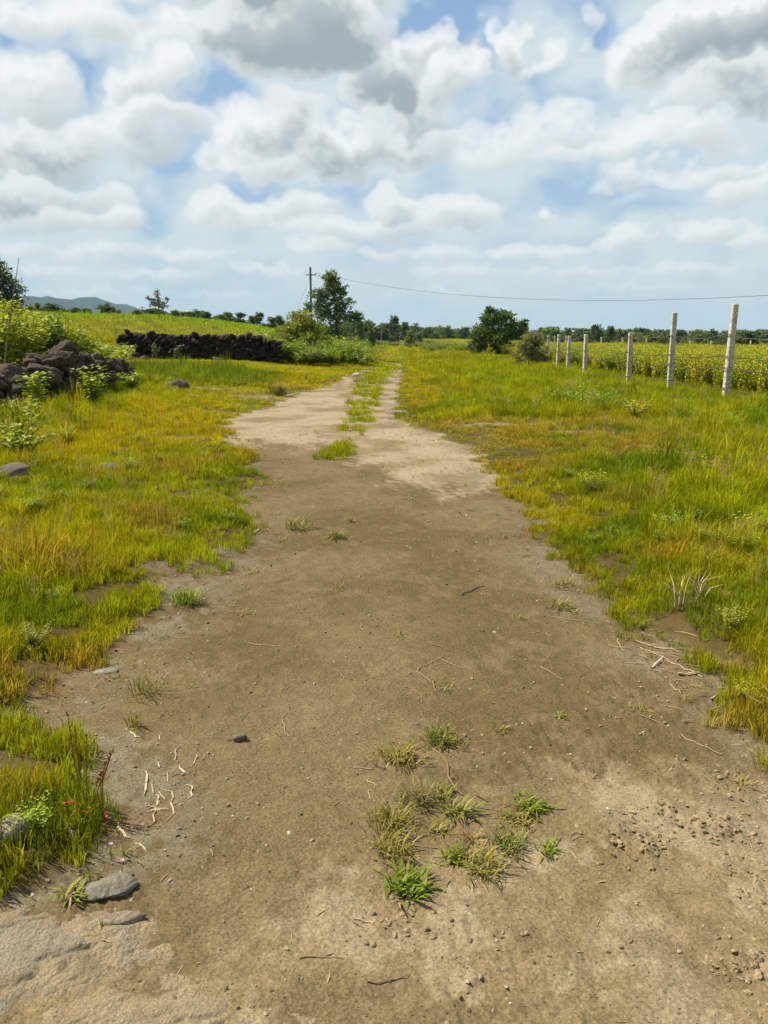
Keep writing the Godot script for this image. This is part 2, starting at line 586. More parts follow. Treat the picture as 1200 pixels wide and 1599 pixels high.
func earth_tint(x: float, z: float, r: float) -> Color:
	var d := -z
	var n := tint_noise.get_noise_2d(x, d)
	var f := crumb_noise.get_noise_2d(x * 2.0 + 11.0, d * 2.0)
	var damp := Color(0.128, 0.100, 0.055)
	var dust := Color(0.222, 0.178, 0.114)
	var pale := Color(0.36, 0.305, 0.235)
	var grit := Color(0.185, 0.172, 0.135)
	var c := damp.lerp(Color(0.170, 0.136, 0.082), smooth(-0.3, 0.4, n))
	# pale dusty foreground
	var e := along(DUST_END, x) + 0.16 * edge_noise.get_noise_2d(x * 2.2 + 7.0, d * 2.2) + 0.07 * f
	var s := smooth(0.06, -0.10, d - e)
	c = c.lerp(dust.lerp(damp, 0.45 * smooth(-0.05, 0.5, patch_noise.get_noise_2d(x * 2.0, d * 2.0 + 30.0))), s)
	c = c.lerp(Color(0.225, 0.195, 0.145), s * 0.8 * smooth(0.1, 0.5, tint_noise.get_noise_2d(x * 1.7 + 9.0, d * 1.7)))
	var crust := tint_noise.get_noise_2d(x * 3.1 + 21.0, d * 3.1) + 0.3 * f
	c = c.lerp(Color(0.285, 0.24, 0.175), s * 0.8 * smooth(0.12, 0.34, crust))
	c = c.lerp(Color(0.15, 0.115, 0.07), s * 0.6 * smooth(-0.12, -0.36, crust))
	c = c.lerp(Color(0.19, 0.155, 0.10), 0.45 * (1.0 - s) * smooth(0.15, 0.4, crust))
	# pale silt farther up the track
	var start := lerpf(10.6, 7.6, smooth(-0.7, 0.3, x)) + 1.6 * edge_noise.get_noise_2d(x * 1.3, d * 0.7 + 20.0) + 1.0 * f
	var far := smooth(-0.5, 0.8, d - start)
	c = c.lerp(pale.lerp(dust, smooth(-0.2, 0.45, n + 0.4 * f)), far * 0.92)
	c = c.lerp(Color(0.16, 0.115, 0.066), 0.85 * smooth(18.0, 30.0, d) * smooth(-0.25, 0.3, relief_noise.get_noise_2d(x * 0.7, d * 0.3)))
	# grey grit along the left margin
	var g := smooth(0.45, 0.05, x - line(left_line, d)) * smooth(1.5, 1.9, d) * smooth(7.0, 4.5, d)
	c = c.lerp(grit, 0.85 * g * smooth(-0.25, 0.25, f + patch_noise.get_noise_2d(x * 3.0, d * 3.0)))
	c = c.lerp(Color(0.16, 0.085, 0.04), 0.55 * g * smooth(0.15, 0.5, patch_noise.get_noise_2d(x * 2.4 + 3.0, d * 2.4)))
	c = c.lerp(Color(0.20, 0.18, 0.145), 0.5 * smooth(0.5, 0.1, line(right_line, d) - x) * smooth(1.5, 2.5, d) * smooth(-0.1, 0.3, patch_noise.get_noise_2d(x * 2.0 + 13.0, d * 2.0)))
	# soil under the grass
	var soil := Color(0.088, 0.068, 0.028).lerp(Color(0.13, 0.10, 0.048), smooth(-0.2, 0.4, n))
	if d > 25.0:
		soil = soil.lerp(Color(0.13, 0.145, 0.022).lerp(Color(0.175, 0.16, 0.04), smooth(-0.3, 0.4, patch_noise.get_noise_2d(x * 0.06, d * 0.05))), smooth(25.0, 70.0, d))
	var under := smooth(0.03, -0.2, r)
	if absf(x) < 9.0 and d < 34.0:
		for b in BARE:
			var q: float = pow((x - b[0]) / b[2], 2.0) + pow((z - b[1]) / b[3], 2.0)
			under *= 1.0 - 0.9 * exp(-q)
	c = c.lerp(soil, under)
	var level := 1.22 * (1.0 + 0.10 * f + 0.11 * crumb_noise.get_noise_2d(x * 6.0, d * 6.0))  # the grain textures take half of it away again
	return Color(c.r * level, c.g * level, c.b * level)

func make_ground() -> void:
	var rows := PackedFloat32Array([-40.0, -12.0, -5.0, -2.0, -0.6, 0.1, 0.5, 0.75, 0.9])
	var d := 1.0
	while d < 60.0:
		rows.append(d)
		d += maxf(0.012, 0.0066 * d)
	while d < 7000.0:
		rows.append(d)
		d *= 1.035
	var cols := PackedFloat32Array()
	var u := 6.0
	while u > 0.66:
		cols.append(-u)
		u *= 0.87
	var side := cols.duplicate()
	for i in 361:
		cols.append(lerpf(-0.62, 0.62, i / 360.0))
	side.reverse()
	for s in side:
		cols.append(-s)
	var w := cols.size()
	var v := PackedVector3Array()
	var c := PackedColorArray()
	v.resize(w * rows.size())
	c.resize(w * rows.size())
	for j in rows.size():
		var dd := rows[j]
		var reach := maxf(dd, 0.0) + 1.0 + 3.0 * smooth(1.0, -12.0, dd)
		for i in w:
			var x := cols[i] * reach
			var r := track(x, dd)
			v[j * w + i] = Vector3(x, ground_height(x, -dd, r), -dd)
			c[j * w + i] = earth_tint(x, -dd, r)
	var k := PackedInt32Array()
	k.resize((rows.size() - 1) * (w - 1) * 6)
	var q := 0
	for j in rows.size() - 1:
		for i in w - 1:
			var a := j * w + i
			k[q] = a
			k[q + 1] = a + w
			k[q + 2] = a + 1
			k[q + 3] = a + 1
			k[q + 4] = a + w
			k[q + 5] = a + w + 1
			q += 6
	var o := MeshInstance3D.new()
	o.name = "ground"
	o.mesh = smooth_mesh(v, c, k, mat.earth)
	o.set_meta("kind", "structure")
	o.set_meta("label", "bare dirt track and earth running to the horizon")
	add_child(o)

func make_hills() -> void:
	var n := make_noise(88, 0.0016, 5)
	var v := PackedVector3Array()
	var c := PackedColorArray()
	var k := PackedInt32Array()
	var w := 220
	for j in 9:
		for i in w:
			var a := lerpf(-75.0, 32.0, float(i) / (w - 1))
			var dist := 3900.0 + (j - 4) * 260.0
			var x := sin(deg_to_rad(a)) * dist
			var z := -cos(deg_to_rad(a)) * dist
			var shape := clampf(lerpf(58.0, 180.0, (-a - 8.5) / 16.0), 58.0, 190.0) * smooth(4.0, -8.5, a) + 12.0
			var h := shape * (0.95 + 0.4 * n.get_noise_2d(x * 1.4 + j * 30.0, z * 0.5) + 0.12 * n.get_noise_2d(x * 7.0, z * 7.0))
			h *= sin(PI * (j + 0.4) / 8.8)
			v.append(Vector3(x, h - 4.0, z))
			c.append(Color(0.022, 0.036, 0.028))
	for j in 8:
		for i in w - 1:
			var a := j * w + i
			k.append_array(PackedInt32Array([a, a + w, a + 1, a + 1, a + w, a + w + 1]))
	var o := MeshInstance3D.new()
	o.name = "hills"
	o.mesh = smooth_mesh(v, c, k, mat.far)
	o.set_meta("kind", "structure")
	o.set_meta("label", "low blue hills along the horizon")
	add_child(o)

# ---------------------------------------------------------------- grass
func blade(s: Shape, at: Vector3, high: float, wide: float, lean: Vector2, col: Color, bend := 1.0) -> void:
	var out := Vector3(lean.x, 0.0, lean.y)
	var side := Vector3(-lean.y, 0.0, lean.x).normalized()
	if side.length() < 0.5:
		side = Vector3.RIGHT
	side = side.rotated(Vector3.UP, rng.randf_range(-0.9, 0.9)) * wide * 0.5
	var m := at + Vector3.UP * high * 0.55 + out * high * 0.32
	var t := at + Vector3.UP * high * (1.0 - 0.28 * bend * minf(1.0, lean.length())) + out * high * (0.75 + 0.25 * bend)
	s.tri(at - side, m - side * 0.85, m + side * 0.85, col)
	s.tri(at - side, m + side * 0.85, at + side, col)
	s.tri(m - side * 0.85, t, m + side * 0.85, col)

func tuft_mesh(count: int, low: float, high: float, reach: float, wide: float, lean: float, bend: float) -> ArrayMesh:
	var s := Shape.new()
	for i in count:
		var a := rng.randf() * TAU
		var q := sqrt(rng.randf())
		var at := Vector3(cos(a), 0.0, sin(a)) * q * reach
		at.y = -0.012
		var b := a + rng.randf_range(-1.0, 1.0)
		var l := lean * rng.randf_range(0.15, 1.0) * (0.4 + 0.6 * q)
		var g := rng.randf_range(0.5, 1.3)
		var warm := rng.randf_range(-0.16, 0.16)
		var col := Color(g * (1.0 + warm), g, g * (1.0 - warm))
		if rng.randf() < 0.09:
			col = Color(1.55, 1.3, 2.0) * rng.randf_range(0.7, 1.1)
		col *= 0.5  # the tint of each tuft is doubled in turn
		blade(s, at, rng.randf_range(low, high), wide * rng.randf_range(0.7, 1.2), Vector2(cos(b), sin(b)) * l, col, bend)
	return s.done(mat.blade)

func seed_tuft_mesh() -> ArrayMesh:
	var s := Shape.new()
	for i in 16:
		var a := rng.randf() * TAU
		var at := Vector3(cos(a), 0.0, sin(a)) * rng.randf() * 0.06
		at.y = -0.01
		var l := Vector2(cos(a), sin(a)) * rng.randf_range(0.05, 0.35)
		var h := rng.randf_range(0.7, 1.0)
		var g := rng.randf_range(0.8, 1.15)
		blade(s, at, h, 0.006, l, Color(g, g * 0.92, g) * 0.5, 0.5)
		var t := at + Vector3(l.x * h * 0.8, h * 0.86, l.y * h * 0.8)
		for q in 5:
			var o := Vector3(rng.randf_range(-0.04, 0.04), rng.randf_range(-0.06, 0.08), rng.randf_range(-0.04, 0.04))
			s.tri(t, t + o, t + o * 0.5 + Vector3(0.012, 0.012, 0.0), Color(g * 1.1, g * 0.85, g * 1.0) * 0.5)
	return s.done(mat.blade)

func weigh_grass(x: float, d: float) -> void:
	var z := -d
	var r := track(x, d)
	var n := tint_noise.get_noise_2d(x * 0.9 + 50.0, d * 0.9)
	var p := patch_noise.get_noise_2d(x * 1.1, d * 1.1)
	var b := patch_noise.get_noise_2d(x * 0.35 + 70.0, d * 0.35)
	var cover := smooth(0.03, -0.12, r)
	if d > 9.5 and d < 60.0:
		var mid := absf(x - along(MIDDLE_STRIP, d) - 0.12 * edge_noise.get_noise_2d(d * 0.8, 5.0))
		var width := 0.14 + 0.12 * smooth(13.0, 15.0, d) + 0.012 * d
		var strip := smooth(width, width * 0.4, mid)
		cover = maxf(cover, strip * smooth(-0.25, 0.15, p + 0.8 * relief_noise.get_noise_2d(x * 1.6, d * 0.9) + 0.25 * smooth(13.0, 16.0, d) - 0.22 - 0.1 * smooth(17.0, 22.0, d)))
	if absf(x) < 9.0 and d < 34.0:
		for q in BARE:
			var e: float = pow((x - q[0]) / q[2], 2.0) + pow((z - q[1]) / q[3], 2.0)
			cover *= 1.0 - 0.97 * exp(-e)
	if d > 24.0:
		cover = maxf(cover, 0.8 * smooth(24.0, 44.0, d) * smooth(-0.3, 0.2, relief_noise.get_noise_2d(x * 0.5, d * 0.22) + 0.25 * smooth(40.0, 70.0, d)))
	cover *= 0.55 + 0.45 * smooth(-0.45, 0.1, p)
	var inside := maxf(0.0, -r)
	var tall := 0.06
	var green := Color(0.18, 0.245, 0.007)
	var lime := Color(0.35, 0.375, 0.007)
	var gold := Color(0.46, 0.385, 0.008)
	var rust := Color(0.38, 0.265, 0.035)
	var c := lime
	if x > 0.0:
		tall = 0.075 + 0.16 * smooth(0.15, 2.0, inside) + 0.10 * maxf(0.0, b)
		var rim := smooth(1.1, 0.25, inside)
		c = green.lerp(lime, smooth(-0.35, 0.25, n + 0.25 * p))
		c = c.lerp(Color(0.46, 0.37, 0.012), (0.4 + 0.4 * smooth(3.8, 5.5, d)) * rim * smooth(-0.45, 0.2, b + 0.5 * p))
		c = c.lerp(gold, 0.65 * smooth(0.0, 0.35, b) * smooth(7.0, 14.0, d) * smooth(-7.5, -2.0, -x))
		c = c.lerp(rust, 0.6 * smooth(0.12, 0.4, p) * smooth(2.0, 0.3, inside))
		if d > 9.0 and d < 14.0:
			c = c.lerp(Color(0.40, 0.28, 0.04), 0.7 * smooth(2.6, 1.2, absf(x - 2.6)) * smooth(-0.4, 0.2, n))
			tall *= 1.0 - 0.55 * smooth(2.6, 1.2, absf(x - 2.6))
		if d > 20.0:
			c = c.lerp(lime, 0.5 * smooth(20.0, 40.0, d))
	else:
		tall = 0.07 + 0.05 * smooth(0.0, 0.8, inside) + 0.05 * maxf(0.0, p) + 0.08 * smooth(-1.55, -2.3, x) * smooth(5.5, 4.4, d) + 0.22 * smooth(-3.4, -6.2, x) - 0.08 * smooth(-5.0, -5.8, x) * smooth(12.0, 14.0, d) * smooth(22.0, 20.0, d)
		c = lime.lerp(green, smooth(0.0, 0.4, n))
		c = c.lerp(gold, 0.85 * smooth(-0.3, 0.25, b + 0.3 * p + 0.25 * smooth(6.0, 4.0, d) - 0.5 * smooth(-3.5, -5.5, x)))
		c = c.lerp(green, 0.75 * smooth(-2.5, -1.4, x) * smooth(5.2, 6.2, d) * smooth(9.5, 7.5, d) * smooth(-0.3, 0.2, p))
		c = c.lerp(rust, 0.6 * smooth(0.2, 0.45, p - 0.2 * n) * smooth(-4.0, -2.0, x))
		if d > 21.0 and d < 31.0 and x < -2.8:
			var band := smooth(21.5, 23.0, d) * smooth(30.0, 27.0, d) * smooth(-2.8, -4.0, x) * smooth(-9.8, -8.2, x)
			tall += 0.12 * band
			cover = maxf(cover, band)
			c = c.lerp(Color(0.17, 0.235, 0.012), band)
		if d > 14.0 and d < 22.0 and x > -6.0:
			tall *= 0.6
		if d > 28.5 and d < 40.5 and x < -2.5 and x > -15.0:
			tall = lerpf(tall, 0.07, smooth(28.5, 30.0, d))
			c = c.lerp(gold.lerp(lime, 0.5), 0.5)
		if d > 58.0:
			c = Color(0.33, 0.335, 0.035).lerp(Color(0.235, 0.35, 0.012), smooth(72.0, 84.0, d + 14.0 * b))
			tall = 0.3
	if d > 35.0:
		if d > 42.0:
			tall = maxf(tall, 0.22)
		if x > -4.0 and d > 45.0:
			c = c.lerp(Color(0.20, 0.17, 0.035), 0.5 * smooth(0.0, 0.3, b))
	if d > 9.5 and d < 110.0 and r > 0.0:
		tall = 0.11
		c = lime.lerp(green, 0.5 * smooth(-0.2, 0.3, n))
	var clump := relief_noise.get_noise_2d(x * 1.2 + 33.0, d * 1.2)
	if d < 16.0:
		cover *= smooth(-0.5, -0.12, clump + 0.25 * p)
	grass_cover = cover
	grass_tall = tall * (1.0 + 0.3 * p) * (1.0 + 0.8 * clump)
	grass_tint = c

func make_grass() -> void:
	var short_kinds := []
	var long_kinds := []
	for i in 5:
		short_kinds.append(tuft_mesh(24, 0.4, 1.0, 0.5, 0.058, 0.9, 0.9))
	for i in 5:
		long_kinds.append(tuft_mesh(30, 0.3, 1.0, 0.24, 0.027, 0.95, 1.4))
	var coarse := [tuft_mesh(30, 0.35, 1.0, 0.62, 0.06, 0.5, 0.8), tuft_mesh(30, 0.35, 1.0, 0.62, 0.06, 0.5, 0.8), tuft_mesh(30, 0.3, 1.0, 0.62, 0.06, 0.5, 0.8)]
	var seeds := [seed_tuft_mesh(), seed_tuft_mesh()]
	var names := ["left_verge", "right_verge", "far_field"]
	var bins := {}
	var d := 1.3
	while d < 105.0:
		var s := maxf(0.036, 0.0066 * d)
		var half := 0.60 * d + 1.6
		var x := -half
		while x < half:
			var xx := x + rng.randf_range(-0.5, 0.5) * s
			var dd := d + rng.randf_range(-0.5, 0.5) * s
			x += s
			if xx > 8.3 and dd > 12.0:
				if xx > 9.5 or dd > 60.0:
					continue
			weigh_grass(xx, dd)
			if rng.randf() > grass_cover:
				continue
			var region := 2 if dd > 45.0 else (0 if xx < -0.3 else 1)
			var kind := ""
			var mesh: Mesh
			var high := grass_tall * rng.randf_range(0.6, 1.3) * (1.55 if rng.randf() < 0.05 else 1.0)
			var c := grass_tint
			var g := rng.randf_range(0.62, 1.22)
			c = Color(c.r * g * rng.randf_range(0.85, 1.12), c.g * g, c.b * g)
			var size := Vector3.ONE
			if rng.randf() < 0.012 and high > 0.13 and dd < 20.0:
				var q := rng.randi_range(0, 1)
				kind = "seed%d" % q
				mesh = seeds[q]
				high *= 1.5
				size = Vector3(high, high, high)
				c = Color(0.44, 0.37, 0.15).lerp(Color(0.32, 0.23, 0.11), rng.randf())
			elif dd > 26.0:
				var q := rng.randi_range(0, 2)
				kind = "coarse%d" % q
				mesh = coarse[q]
				size = Vector3(s * 1.5, high, s * 1.5)
			elif high < 0.115:
				var q := rng.randi_range(0, 4)
				kind = "short%d" % q
				mesh = short_kinds[q]
				var wide := maxf(s * 1.35, high * 0.75)
				size = Vector3(wide, high, wide)
			else:
				var q := rng.randi_range(0, 4)
				kind = "long%d" % q
				mesh = long_kinds[q]
				var wide := maxf(s * 2.2, high * 0.72)
				size = Vector3(wide, high, wide)
			var basis := Basis.from_scale(size).rotated(Vector3.UP, rng.randf() * TAU).rotated(Vector3.FORWARD, rng.randf_range(-0.12, 0.12))
			var key := "%d %s" % [region, kind]
			if not bins.has(key):
				bins[key] = [mesh, [], []]
			bins[key][1].append(Transform3D(basis, Vector3(xx, ground_height(xx, -dd) - 0.004, -dd)))
			bins[key][2].append(c * 2.0)
		d += s
	var labels := ["golden and lime green grass on the left verge of the track", "green and golden grass on the right verge up to the fence", "pale green grass of the distant open field"]
	var total := 0
	for i in 3:
		var o := thing(["verge_grass", "verge_grass", "field_grass"][i], Vector3.ZERO, labels[i], "grass")
		o.set_meta("kind", "stuff")
		for key: String in bins:
			if key.begins_with(str(i)):
				total += bins[key][1].size()
				scatter("grass_blades", bins[key][0], bins[key][1], bins[key][2], o)
	print("grass tufts ", total)

# ---------------------------------------------------------------- stones
var ball_points := {}

func ball(level: int) -> Array:
	if ball_points.has(level):
		return ball_points[level]
	var t := (1.0 + sqrt(5.0)) / 2.0
	var v: Array = []
	for p: Vector3 in [Vector3(-1, t, 0), Vector3(1, t, 0), Vector3(-1, -t, 0), Vector3(1, -t, 0), Vector3(0, -1, t), Vector3(0, 1, t), Vector3(0, -1, -t), Vector3(0, 1, -t), Vector3(t, 0, -1), Vector3(t, 0, 1), Vector3(-t, 0, -1), Vector3(-t, 0, 1)]:
		v.append(p.normalized())
	var f: Array = [[0, 11, 5], [0, 5, 1], [0, 1, 7], [0, 7, 10], [0, 10, 11], [1, 5, 9], [5, 11, 4], [11, 10, 2], [10, 7, 6], [7, 1, 8], [3, 9, 4], [3, 4, 2], [3, 2, 6], [3, 6, 8], [3, 8, 9], [4, 9, 5], [2, 4, 11], [6, 2, 10], [8, 6, 7], [9, 8, 1]]
	for l in level:
		var half := {}
		var g: Array = []
		for q in f:
			var m: Array = []
			for e in 3:
				var a: int = q[e]
				var b: int = q[(e + 1) % 3]
				var key := mini(a, b) * 100000 + maxi(a, b)
				if not half.has(key):
					half[key] = v.size()
					v.append(((v[a] + v[b]) * 0.5).normalized())
				m.append(half[key])
			g.append_array([[q[0], m[0], m[2]], [q[1], m[1], m[0]], [q[2], m[2], m[1]], m])
		f = g
	var k := PackedInt32Array()
	for q in f:
		k.append_array(PackedInt32Array([q[0], q[2], q[1]]))
	ball_points[level] = [v, k]
	return ball_points[level]

func rock_mesh(level: int, size: Vector3, round: float, tint: Color, m: StandardMaterial3D, sit := 0.0) -> ArrayMesh:
	# a boulder: a ball cut by random planes, softened, then pitted; sit lowers it so that its underside is buried
	var b := ball(level)
	var cuts: Array = []
	for i in 11:
		var n := Vector3(rng.randfn(), rng.randfn(), rng.randfn()).normalized()
		cuts.append([n, rng.randf_range(0.62, 0.95)])
	var noise := make_noise(rng.randi_range(1, 99999), 1.1, 4)
	var v := PackedVector3Array()
	var c := PackedColorArray()
	for p: Vector3 in b[0]:
		var r := 1.25
		for q in cuts:
			var s: float = p.dot(q[0])
			if s > 0.05:
				r = minf(r, q[1] / s)
		r = lerpf(r, 0.92, round)
		var n := noise.get_noise_3dv(p * 1.2)
		r *= 1.0 + 0.2 * n + 0.09 * noise.get_noise_3dv(p * 4.0)
		v.append(Vector3(p.x * size.x, p.y * size.y - sit, p.z * size.z) * r)
		var g := 1.0 + 0.35 * noise.get_noise_3dv(p * 2.6 + Vector3(9, 3, 1))
		c.append(Color(tint.r * g, tint.g * g, tint.b * g))
	return smooth_mesh(v, c, b[1].duplicate(), m)

func make_walls() -> void:
	var kinds: Array = []
	for i in 14:
		var g := rng.randf_range(0.75, 1.25)
		kinds.append(rock_mesh(3, Vector3(0.5, 0.36, 0.42), 0.0, Color(0.135, 0.112, 0.096) * g, mat.stone))
	var black: Array = []
	for i in 10:
		black.append(rock_mesh(2, Vector3(0.5, 0.40, 0.42), 0.1, Color(0.060, 0.051, 0.045) * rng.randf_range(0.65, 1.7), mat.stone))
	# the near wall: tumbled basalt along the left margin, its end facing the track
	var near := thing("dry_stone_wall", Vector3(-6.9, land(-6.9, 16.0), -16.0), "low tumbled wall of rounded dark boulders beside tall green weeds", "wall", "dry stone walls")
	var z := -11.4
	while z > -20.9:
		var top := 0.68 + 0.34 * exp(-pow((z + 17.0) / 1.1, 2.0)) + 0.1 * sin(z * 2.7) - 0.25 * smooth(-20.2, -21.0, z)
		var h := 0.1
		var l := 0
		while h < top:
			var spread := 0.40 * (1.0 - 0.55 * h / maxf(top, 0.5))
			for side in [-1, 0, 1]:
				if side == 0 and l == 0:
					continue
				var size := rng.randf_range(0.30, 0.50)
				var at := Vector3(0.03 * (z + 16.0) + side * spread + rng.randf_range(-0.09, 0.09), h + rng.randf_range(-0.04, 0.04), z + 16.0 + rng.randf_range(-0.13, 0.13))
				var o := part("stone", kinds[rng.randi_range(0, 13)], near, at)
				o.rotation = Vector3(rng.randf_range(-0.5, 0.5), rng.randf() * TAU, rng.randf_range(-0.5, 0.5))
				o.scale = Vector3.ONE * size
			h += 0.235
			l += 1
		z -= 0.36
	for q in [[-0.05, 0.98, -1.1, 0.58], [0.3, 0.55, 0.9, 0.7], [0.35, 0.3, 2.2, 0.8], [0.2, 0.5, 2.0, 0.7], [0.45, 0.2, -0.2, 0.6], [0.45, 0.22, -1.6, 0.62]]:
		var o := part("stone", kinds[rng.randi_range(0, 13)], near, Vector3(q[0], q[1], q[2]))
		o.rotation = Vector3(0.2, rng.randf() * TAU, 0.15)
		o.scale = Vector3.ONE * q[3]
	# the far wall: closely laid dark stones across the field edge
	var a := Vector2(-13.6, -40.5)
	var b := Vector2(-5.0, -38.5)
	var mid := (a + b) * 0.5
	var far := thing("dry_stone_wall", Vector3(mid.x, land(mid.x, -mid.y), mid.y), "long straight black dry stone wall across the field edge", "wall", "dry stone walls")
	var steps := 34
	for i in steps:
		var t := (i + 0.5) / steps
		var top := 1.30 + 0.06 * sin(t * 9.0 + 1.0) - 0.14 * smooth(0.5, 1.0, t) - 0.35 * smooth(0.05, 0.0, t)
		var h := 0.08
		while h < top:
			var p := a.lerp(b, t + rng.randf_range(-0.010, 0.010))
			var o := part("stone", black[rng.randi_range(0, 9)], far, Vector3(p.x - mid.x, h + land(p.x, -p.y) - land(mid.x, -mid.y), p.y - mid.y + rng.randf_range(-0.06, 0.08)))
			o.rotation = Vector3(rng.randf_range(-0.4, 0.4), rng.randf_range(-0.5, 0.5), rng.randf_range(-0.35, 0.35))
			o.scale = Vector3(rng.randf_range(0.30, 0.42), rng.randf_range(0.30, 0.42), rng.randf_range(0.8, 1.0))
			h += rng.randf_range(0.16, 0.21)
	for q in [[-3.3, 0.16, 1.1], [-2.9, 0.12, 1.3], [-2.4, 0.14, 1.0], [-3.0, 0.3, 0.9], [1.2, 0.1, 1.1], [-4.2, 0.1, 1.0]]:
		var o := part("stone", kinds[rng.randi_range(0, 13)], far, Vector3(q[0], q[1], q[2]))
		o.rotation.y = rng.randf() * TAU
		o.scale = Vector3.ONE * 0.55

func make_ground_stones() -> void:
	var dark := Color(0.11, 0.105, 0.10)
	var grey := Color(0.34, 0.315, 0.275)
	var list := [
		["stone", Vector3(-1.11, 0, -2.05), Vector3(0.055, 0.05, 0.05), 0.35, grey, 0.012, "pale grey fist-sized stone in the grass at the left edge", 3],
		["stone", Vector3(-0.745, 0, -1.865), Vector3(0.068, 0.022, 0.05), 0.2, Color(0.20, 0.19, 0.165), 0.008, "flat grey angular stone lying between grass and gravel", 3],
		["stone", Vector3(-0.55, 0, -2.68), Vector3(0.026, 0.018, 0.018), 0.1, Color(0.17, 0.165, 0.155), 0.003, "small dark angular stone lying alone on the track", 2],
		["stone", Vector3(-0.70, 0, -1.745), Vector3(0.095, 0.014, 0.022), 0.15, Color(0.25, 0.215, 0.17), 0.004, "thin pale stone sliver beside the grey rock slab", 2],
		["stone", Vector3(-5.3, 0, -20.2), Vector3(0.34, 0.17, 0.25), 0.25, Color(0.13, 0.12, 0.10), 0.04, "lone dark boulder on the yellow grass before the far wall", 3],
		["stone", Vector3(-4.0, 0, -8.2), Vector3(0.24, 0.11, 0.2), 0.3, Color(0.16, 0.145, 0.13), 0.05, "rounded grey boulder half hidden in weeds at the left", 3],
		["stone", Vector3(-3.0, 0, -8.35), Vector3(0.17, 0.09, 0.15), 0.5, Color(0.13, 0.12, 0.11), 0.02, "small grey stone sunk in the grass beside weeds", 2],
		["stone", Vector3(-1.27, 0, -3.3), Vector3(0.06, 0.02, 0.045), 0.4, Color(0.27, 0.25, 0.225), 0.012, "flat pale stone at the edge of the grey gravel", 2],
	]
	for q in list:
		var p: Vector3 = q[1]
		p.y = ground_height(p.x, p.z) + q[2].y * 0.55
		var o := single(q[0], rock_mesh(q[7], q[2], q[3], q[4], mat.slab, q[5]), p, q[6], "stone", "loose stones")
		o.rotation.y = 0.25
	# two weathered rock slabs breaking through the dirt in the near corner
	slab(Vector3(-0.92, 0, -1.62), Vector2(0.36, 0.21), 0.026, 0.2, Color(0.235, 0.21, 0.17), "broad grey weathered rock slab in the near left corner")
	slab(Vector3(-0.47, 0, -1.36), Vector2(0.38, 0.21), 0.020, -0.15, Color(0.25, 0.21, 0.15), "brown dusty rock slab in the dirt, lower of the two slabs")

func slab(at: Vector3, half: Vector2, high: float, turn: float, tint: Color, label: String) -> void:
	var n := make_noise(int(at.x * -1000.0), 3.2, 5)
	var fine := make_noise(int(at.x * -1700.0), 22.0, 4)
	var v := PackedVector3Array()
	var c := PackedColorArray()
	var k := PackedInt32Array()
	var w := 90
	var base := ground_height(at.x, at.z)
	for j in w:
		for i in w:
			var x := lerpf(-1.25, 1.25, i / (w - 1.0))
			var z := lerpf(-1.25, 1.25, j / (w - 1.0))
			var px := x * half.x
			var pz := z * half.y
			var r := pow(pow(absf(x), 2.6) + pow(absf(z), 2.6), 1.0 / 2.6) + 0.22 * n.get_noise_2d(px, pz)
			var h := high * (1.0 - smooth(0.3, 1.1, r)) - 0.03 * smooth(1.0, 1.2, r)
			h += (0.008 * n.get_noise_2d(px * 2.0 + 5.0, pz * 2.0) - 0.009 * smooth(0.07, 0.0, absf(n.get_noise_2d(px * 0.9 + 2.0, pz * 1.4))) + 0.004 * fine.get_noise_2d(px, pz)) * smooth(1.1, 0.8, r)
			v.append(Vector3(px, h - 0.008, pz))
			var g := 1.0 + 0.25 * n.get_noise_2d(px * 3.0, pz * 3.0 + 8.0)
			var t := tint.lerp(Color(0.26, 0.21, 0.14), maxf(0.8 * smooth(0.0, 0.3, n.get_noise_2d(px * 1.3 + 4.0, pz * 1.3)), smooth(0.6, 0.95, r + 0.3 * n.get_noise_2d(px * 4.0, pz * 4.0))))
			c.append(Color(t.r * g, t.g * g, t.b * g))
	for j in w - 1:
		for i in w - 1:
			var a := j * w + i
			k.append_array(PackedInt32Array([a, a + 1, a + w, a + 1, a + w + 1, a + w]))
	var o := single("rock_slab", smooth_mesh(v, c, k, mat.slab), Vector3(at.x, base, at.z), label, "rock", "rock slabs")
	o.rotation.y = turn

